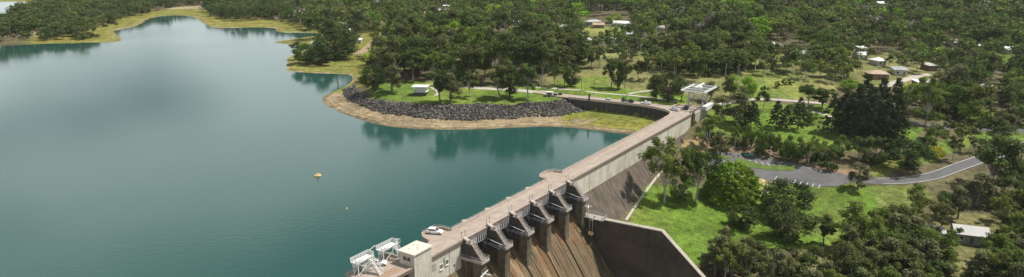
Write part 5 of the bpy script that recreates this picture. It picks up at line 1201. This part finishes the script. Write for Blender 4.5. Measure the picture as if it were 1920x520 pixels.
# zones of wood (photo outlines of the tree bases), filled with a jittered grid in world space
ZN = [
    ('peninsula', [(-70, 100), (0, 94), (60, 90), (120, 82), (172, 70), (190, 52), (225, 38), (300, 20), (385, 8), (385, -90), (70, -90), (62, 8), (50, 20), (33, 34), (0, 60), (-70, 70)], 10.5, (13, 19), {'gum': 5, 'round': 3, 'gumg': 1}, 'grey green gum tree in the wood on the left peninsula'),
    ('headland', [(392, 33), (440, 40), (510, 37), (560, 43), (600, 40), (600, -90), (385, -90)], 10.5, (13, 18), {'gum': 4, 'round': 3, 'green': 1}, 'tree in the dense wood on the headland beyond the bay'),
    ('wood', [(560, 46), (575, 68), (585, 90), (650, 98), (672, 78), (712, 52), (738, 56), (735, 78), (700, 106), (682, 130), (700, 158), (780, 150), (860, 160), (1000, 158), (1035, 158), (1052, 128), (1090, 112), (1150, 104), (1210, 112), (1290, 130), (1390, 128), (1420, 110), (1540, 108), (1570, 118), (1570, -90), (560, -90)], 13.2, (15, 25), {'gum': 6, 'gumg': 3, 'round': 1.6, 'casu': 1.2, 'green': 1.5, 'lime': .35, 'bare': .3}, 'tree in the big wood between the lake and the village'),
    ('right', [(1560, 112), (1640, 106), (1700, 116), (1760, 122), (1790, 178), (1730, 186), (1700, 176), (1720, 236), (1780, 238), (1850, 236), (1990, 236), (1990, -90), (1560, -90)], 12.2, (14, 22), {'gum': 6, 'round': 1.8, 'gumg': 2.6, 'casu': 1.2, 'green': 1, 'lime': .3, 'bare': .3}, 'tree in the wood behind the village at upper right'),
    ('spit', [(545, 112), (556, 100), (572, 92), (585, 80), (600, 66), (640, 60), (668, 78), (660, 100), (610, 110), (580, 124), (552, 124)], 8.5, (7, 13), {'green': 2, 'round': 2, 'gum': 2}, 'tree crowding the shore behind the grassy spit'),
    ('right_mid', [(1722, 252), (1745, 232), (1800, 236), (1900, 236), (1990, 232), (1990, 236), (1890, 256), (1830, 276), (1780, 292), (1745, 272)], 11, (9, 15), {'gum': 2, 'casu': 2, 'gumg': 1}, 'tree in the grass between the two roads at right'),
    ('village_trees', [(1600, 106), (1700, 112), (1770, 126), (1790, 180), (1700, 172), (1600, 165)], 14, (7, 14), {'gum': 2, 'green': 1, 'round': 1}, 'tree among the village houses'),
    ('road_edge', [(1800, 290), (1850, 272), (1990, 240), (1990, 256), (1930, 270), (1860, 290), (1820, 300)], 9, (10, 16), {'gum': 3, 'casu': 2}, 'gum tree beside the asphalt road near the right edge'),
    ('thicket', [(1305, 700), (1318, 525), (1335, 494), (1420, 494), (1440, 532), (1560, 530), (1590, 482), (1660, 464), (1700, 454), (1760, 464), (1775, 478), (1860, 480), (1880, 442), (1990, 420), (1990, 700)], 5.6, (10, 16), {'casu': 5, 'gum': 3, 'gumg': 4}, 'olive tree in the dense thicket along the bottom right'),
    ('behind_house', [(1690, 412), (1760, 402), (1850, 400), (1860, 375), (1990, 345), (1990, 415), (1870, 436), (1850, 424), (1700, 426)], 7.0, (8, 14), {'gum': 4, 'casu': 4, 'gumg': 2}, 'olive tree behind the pale sheet roofed house'),
    ('thicket_right', [(1580, 480), (1640, 446), (1700, 434), (1768, 440), (1778, 486), (1860, 486), (1880, 440), (1990, 420), (1990, 560), (1580, 560)], 7.4, (12, 18), {'casu': 4, 'gum': 3, 'gumg': 4}, 'tall tree in the thicket round the pale sheet roofed house'),
    ('park_back', [(1035, 112), (1110, 92), (1200, 104), (1300, 100), (1420, 104), (1440, 128), (1310, 148), (1240, 138), (1180, 116), (1100, 120), (1050, 135)], 10.5, (12, 18), {'gum': 4, 'round': 2, 'gumg': 1}, 'tall tree at the back of the park'),
    ('mid_fill', [(1205, 122), (1290, 112), (1400, 116), (1480, 122), (1560, 128), (1600, 116), (1596, 150), (1530, 158), (1500, 148), (1400, 140), (1320, 154), (1250, 146)], 11.5, (12, 18), {'gum': 4, 'round': 2, 'gumg': 2}, 'tall tree between the park and the village'),
    ('dry_lawn', [(1420, 104), (1580, 104), (1600, 150), (1500, 150), (1440, 128)], 12.5, (9, 16), {'gum': 3, 'casu': 1}, 'tree on the dry lawn'),
    ('bank', [(1320, 270), (1360, 262), (1430, 268), (1520, 285), (1570, 305), (1560, 316), (1500, 302), (1420, 288), (1330, 286)], 5.0, (2.2, 4.5), {'shrub': 1, 'shrubg': .4}, 'dark shrub on the brown bank above the car park'),
    ('roadside_bush', [(1570, 300), (1700, 322), (1690, 290), (1620, 278), (1580, 282)], 10, (3, 6), {'shrub': 1, 'shrubg': 1}, 'low bush in the grass between the pine grove and the road'),
    ('dam_foot', [(1296, 262), (1340, 255), (1345, 300), (1310, 320), (1280, 330), (1285, 290)], 6, (3, 8), {'shrubg': 1, 'casu': 1, 'green': .6}, 'bushy growth between the dam end and the car park'),
    ('park_row', [(1320, 130), (1400, 122), (1402, 140), (1330, 148)], 8, (12, 16), {'gum': 2, 'round': 2}, 'tall dark tree in the line behind the bright green round tree'),
    ('village', [(1500, 105), (1600, 100), (1620, 160), (1560, 165), (1540, 125)], 19, (8, 14), {'gum': 2, 'casu': 1}, 'tree scattered over the dry grass left of the village'),
    ('path_trees', [(1700, 196), (1760, 200), (1830, 224), (1760, 232), (1705, 222)], 8.5, (9, 15), {'gum': 2, 'green': 1, 'casu': 1}, 'tree between the pine grove and the right wood'),
    ('left_shrub', [(30, 92), (100, 92), (180, 76), (200, 56), (260, 36), (250, 32), (190, 48), (170, 70), (60, 86)], 16, (2.5, 5), {'shrub': 1}, 'small dark shrub on the pale strip along the peninsula shore'),
]
CLEAR = [[(1095, 50), (1185, 47), (1205, 70), (1120, 76), (1092, 68)], [(788, 18), (845, 10), (868, 24), (838, 40), (798, 42)], [(668, 104), (690, 82), (716, 56), (738, 56), (732, 78), (702, 104)], [(1850, 98), (1940, 102), (1940, 120), (1880, 119)], [(1640, 6), (1692, 6), (1672, 26), (1645, 24)], [(920, 76), (978, 76), (980, 98), (930, 97)],
         [(1120, 74), (1080, 74), (1085, 92), (1145, 90)], [(1180, 84), (1225, 84), (1225, 100), (1180, 100)], [(1250, 86), (1310, 86), (1310, 101), (1250, 101)], [(1405, 78), (1470, 78), (1520, 108), (1470, 118), (1415, 100)], [(1640, 150), (1720, 136), (1760, 140), (1740, 150), (1660, 172)], [(1815, 158), (1865, 158), (1865, 180), (1815, 180)], [(1770, 420), (1870, 420), (1870, 480), (1830, 482), (1826, 570), (1776, 570), (1772, 480)], [(1090, 30), (1190, 30), (1190, 52), (1090, 52)]]
cand = []
HX = np.array(HOUSES); RDX = np.array(smooth_line(RP, 6))
for zi, (zn, poly, sp, hr, mixk, lab) in enumerate(ZN):
    big = zn in ('peninsula', 'headland', 'wood', 'right')
    x0, x1, y0, y1 = (-720, 1000, 330, 1330) if big else (0, 420, 180, 700)
    if zn in ('left_shrub', 'spit'): x0, x1, y0, y1 = (-720, 0, 400, 1000)
    xs, ys = np.meshgrid(np.arange(x0, x1, sp), np.arange(y0, y1, sp)); xs = xs.ravel() + rng.uniform(-.42, .42, xs.size) * sp; ys = ys.ravel() + rng.uniform(-.42, .42, ys.size) * sp
    zs = height(xs, ys); u, v = proj(xs, ys, zs); ut, vt = proj(xs, ys, zs + hr[1])
    ok = in_poly(u, v, poly) & (u > -70) & (u < 1990) & (vt < 540) & (v > -12 - (40 if big else 0)) & ((zs > .9) | (to_ts(xs, ys)[1] > 3))
    for c in (CLEAR if zn != 'mid_fill' else []): ok &= ~in_poly(u, v, c)
    if big: ok &= (fbm(xs / 45, ys / 45, 40) > (.34 if zn == 'wood' else .24)) & (vt < 200)
    for hx, hy, hr_ in HX: ok &= np.hypot(xs - hx, ys - hy) > hr_ * (.95 if big else .8)
    hpx = hr[1] * .75 * px_per_m(xs, ys, zs); keep = rng.random(len(xs)) < .25
    for hu, hv, hw in (HPX if zn != 'mid_fill' else []): ok &= keep | ~((np.abs(u - hu) < hw * .5 + hpx * .22) & (v - hv > -1) & (v - hv < hpx * .95))
    ok &= dist_poly(xs, ys, [tuple(q) for q in RDX], False) > (5.0)
    for tx, ty, tr_ in TREES_XY[:110]: ok &= np.hypot(xs - tx, ys - ty) > tr_
    tt, ss = to_ts(xs, ys); ok &= ~((tt < 64) & (ss > 0)) & ~((ss > -14) & (ss < 4 + np.maximum(0, (150 - tt) * .12)) & (tt < 190)) & ~in_poly(xs, ys, [tuple(q) for q in offset_line(WL, -sgn * -1)] + [tuple(ts_xy(192, -70)), tuple(ts_xy(196, 0))])
    ks = list(mixk); pw = np.array([mixk[k] for k in ks], float); pw /= pw.sum()
    sp_n = fbm(xs / 60, ys / 60, 60 + zi)
    for i in np.nonzero(ok)[0]:
        h = rng.uniform(*hr) * (0.55 + .9 * sp_n[i]) ; kd = ks[rng.choice(len(ks), p=pw)]
        cand.append((h * px_per_m(xs[i], ys[i], zs[i]) * (1.0 if vt[i] < 500 else .2), kd, xs[i], ys[i], zs[i], h, zn, lab))
cand.sort(key=lambda c: -c[0])
n_ind = 300 - len(TREES_XY) + 70
ind, rest = cand[:n_ind], cand[n_ind:]
KN = {'gum': 'olive gum', 'gumg': 'light green gum', 'casu': 'feathery casuarina', 'round': 'dark round', 'green': 'mid green', 'shrub': 'dark', 'shrubg': 'olive', 'lime': 'lime green', 'bare': 'grey leafless'}
MARKS = [(788, 168, 'the white roofed shelter'), (822, 24, 'the bare cleared site'), (628, 90, 'the very dark lakeside tree'), (700, 85, 'the dirt track'), (760, 75, 'the yellow green crown'), (940, 90, 'the small lawn shed'), (930, 40, 'the grey leafless trees'), (940, 160, 'the lakeside trio of trees'),
         (1030, 176, 'the small hut'), (1115, 80, 'the long white roofed house'), (1150, 42, 'the bright lime tree'), (1203, 93, 'the bright white roofed house'), (1158, 140, 'the park lawn trio'), (1278, 94, 'the long low hall'), (1310, 170, 'the gantry crane'), (1390, 160, 'the big bright green tree'), (1436, 88, 'the big hip roofed house'), (1492, 106, 'the translucent roofed shed'), (1470, 225, 'the bunya pine row'),
         (1640, 215, 'the dense pine grove'), (1643, 142, 'the tan roofed house'), (1731, 160, 'the long dark walled house'), (1843, 170, 'the broken white roof'), (1885, 108, 'the green paddock'), (1755, 290, 'the yellow bush'), (1870, 300, 'the big roadside gum'), (1700, 290, 'the wide olive tree'), (1610, 330, 'the car park end'), (1440, 310, 'the car park'), (1305, 230, 'the dam end pillar'),
         (1388, 400, 'the small lone dark tree'), (1478, 420, 'the two touching lawn trees'), (1544, 430, 'the lone slim gum'), (1590, 400, 'the bent line of logs'), (1815, 445, 'the sheet roofed house'), (1752, 445, 'the low brown shed'), (1280, 480, 'the training wall tip'), (1832, 350, 'the pale olive tree'), (430, 45, 'the headland shore'), (200, 70, 'the peninsula shore'), (575, 100, 'the green spit bush')]
ORD = ['nearest', 'second', 'third', 'fourth', 'fifth', 'sixth', 'seventh', 'eighth', 'ninth', 'tenth', 'eleventh', 'twelfth', 'thirteenth', 'fourteenth', 'fifteenth', 'sixteenth', 'seventeenth', 'eighteenth', 'nineteenth', 'twentieth']
buckets = {}
for c in ind:
    _, kd, x, y, z, h, zn, lab = c; u, v = proj(x, y, z + h * .5); u = float(u); v = float(v)
    mu, mv, mn = min(MARKS, key=lambda q: (q[0] - u) ** 2 + 4 * (q[1] - v) ** 2); du, dv = u - mu, (v - mv) * 2
    rel = ('right of ' if du > 0 else 'left of ') if abs(du) > abs(dv) else ('below ' if dv > 0 else 'above ')
    buckets.setdefault((kd, rel + mn), []).append((math.hypot(du, dv), c))
for (kd, rel), lst in buckets.items():
    lst.sort(key=lambda q: q[0])
    for k, (_, c) in enumerate(lst):
        _, kd, x, y, z, h, zn, lab = c
        noun = 'shrub' if 'shrub' in kd else ('tree' if 'gum' not in kd else 'tree'); word = KN[kd] + ' ' + noun
        l2 = f'{word} {rel}, sole one there' if len(lst) == 1 else f'{word} {rel}, {ORD[min(k, 19)]} one outward'
        place_tree(kd, x, y, z - .15, h, None if 'shrub' in kd else h * rng.uniform(.68, .95) * (.7 if kd == 'casu' else 1.0), l2, KN[kd] + (' shrubs' if noun == 'shrub' else ' trees') + ' of the ' + zn.replace('_', ' '))
# the far woods: one mass
def forest(name, lst, label):
    low = {k: [make_tree('shrub' if k == 'shrubg' else k, 300 + i * 7, .17) for i in range(5)] for k in ('gum', 'gumg', 'casu', 'round', 'green', 'shrub', 'shrubg', 'lime', 'bare')}
    by = {}
    for c in lst: by.setdefault(c[1], []).append(c)
    VV, TT, HH, MI, TV, TF, tb = [], [], [], [], [], [], 0; mats = list(by); 
    for mi, kd in enumerate(mats):
        for c in by[kd]:
            tr, V, T = low[kd][rng.integers(5)]; a = rng.uniform(0, 6.28); h = c[5]; wx = h * rng.uniform(1.05, 1.55); ca_, sa_ = math.cos(a), math.sin(a)
            VV.append(np.stack([(V[:, 0] * ca_ - V[:, 1] * sa_) * wx + c[2], (V[:, 0] * sa_ + V[:, 1] * ca_) * wx + c[3], V[:, 2] * h + c[4] - .2], 1)); TT.append(T * rng.uniform(.8, 1.2)); HH.append(np.full(len(V), rng.random())); MI.append(np.full(len(V) // 4, mi))
            rr = .018 * h; hh = h * .55; q = np.array([(-rr, -rr, 0), (rr, -rr, 0), (0, rr, 0), (-rr * .5, -rr * .5, hh), (rr * .5, -rr * .5, hh), (0, rr * .5, hh)]) + (c[2], c[3], c[4] - .2)
            TV.append(q); TF += [(tb, tb + 1, tb + 4, tb + 3), (tb + 1, tb + 2, tb + 5, tb + 4), (tb + 2, tb, tb + 3, tb + 5)]; tb += 6
    Vl = np.vstack(VV); nl = len(Vl); Vt = np.vstack(TV); Fl = np.arange(nl).reshape(-1, 4); Ft = np.array(TF) + nl
    me = np_mesh(name, np.vstack([Vl, Vt]), np.vstack([Fl, Ft]))
    for nm, arr in (('tint', np.r_[np.concatenate(TT), np.ones(len(Vt))]), ('hue', np.r_[np.concatenate(HH), np.zeros(len(Vt))])):
        a = me.attributes.new(nm, 'FLOAT', 'POINT'); a.data.foreach_set('value', arr.astype(np.float32))
    for k in mats: me.materials.append(LM[KL.get(k, {'shrubg': 'gumg'}.get(k, k))])
    me.materials.append(M_TRUNKP); me.polygons.foreach_set('material_index', np.r_[np.concatenate(MI), np.full(len(Ft), len(mats))].astype(np.int32))
    o = bpy.data.objects.new(name, me); col.objects.link(o); tag(o, label, 'woodland', None, 'stuff'); print(name, len(lst), 'trees', len(me.polygons), 'faces')
forest('peninsula_woodland', [c for c in rest if c[6] in ('peninsula', 'left_shrub')], 'distant grey green woodland covering the left peninsula')
forest('far_woodland', [c for c in rest if c[6] not in ('peninsula', 'left_shrub')], 'distant olive green woodland filling the background hills')

# ------------------------------------------------------------------ thin summer haze over the valley
mm = bpy.data.materials.new('haze'); mm.use_nodes = True; t = mm.node_tree; t.nodes.clear(); o_ = t.nodes.new('ShaderNodeOutputMaterial'); pv = t.nodes.new('ShaderNodeVolumePrincipled')
pv.inputs['Density'].default_value = 0.00004; pv.inputs['Color'].default_value = (.88, .91, .94, 1); pv.inputs['Anisotropy'].default_value = .2; t.links.new(pv.outputs[0], o_.inputs['Volume'])
hz = MB().box(-6500, 6500, -2000, 7500, -42, 190).build('haze', mm); tag(hz, 'thin pale summer haze over the whole valley', 'haze', None, 'stuff')
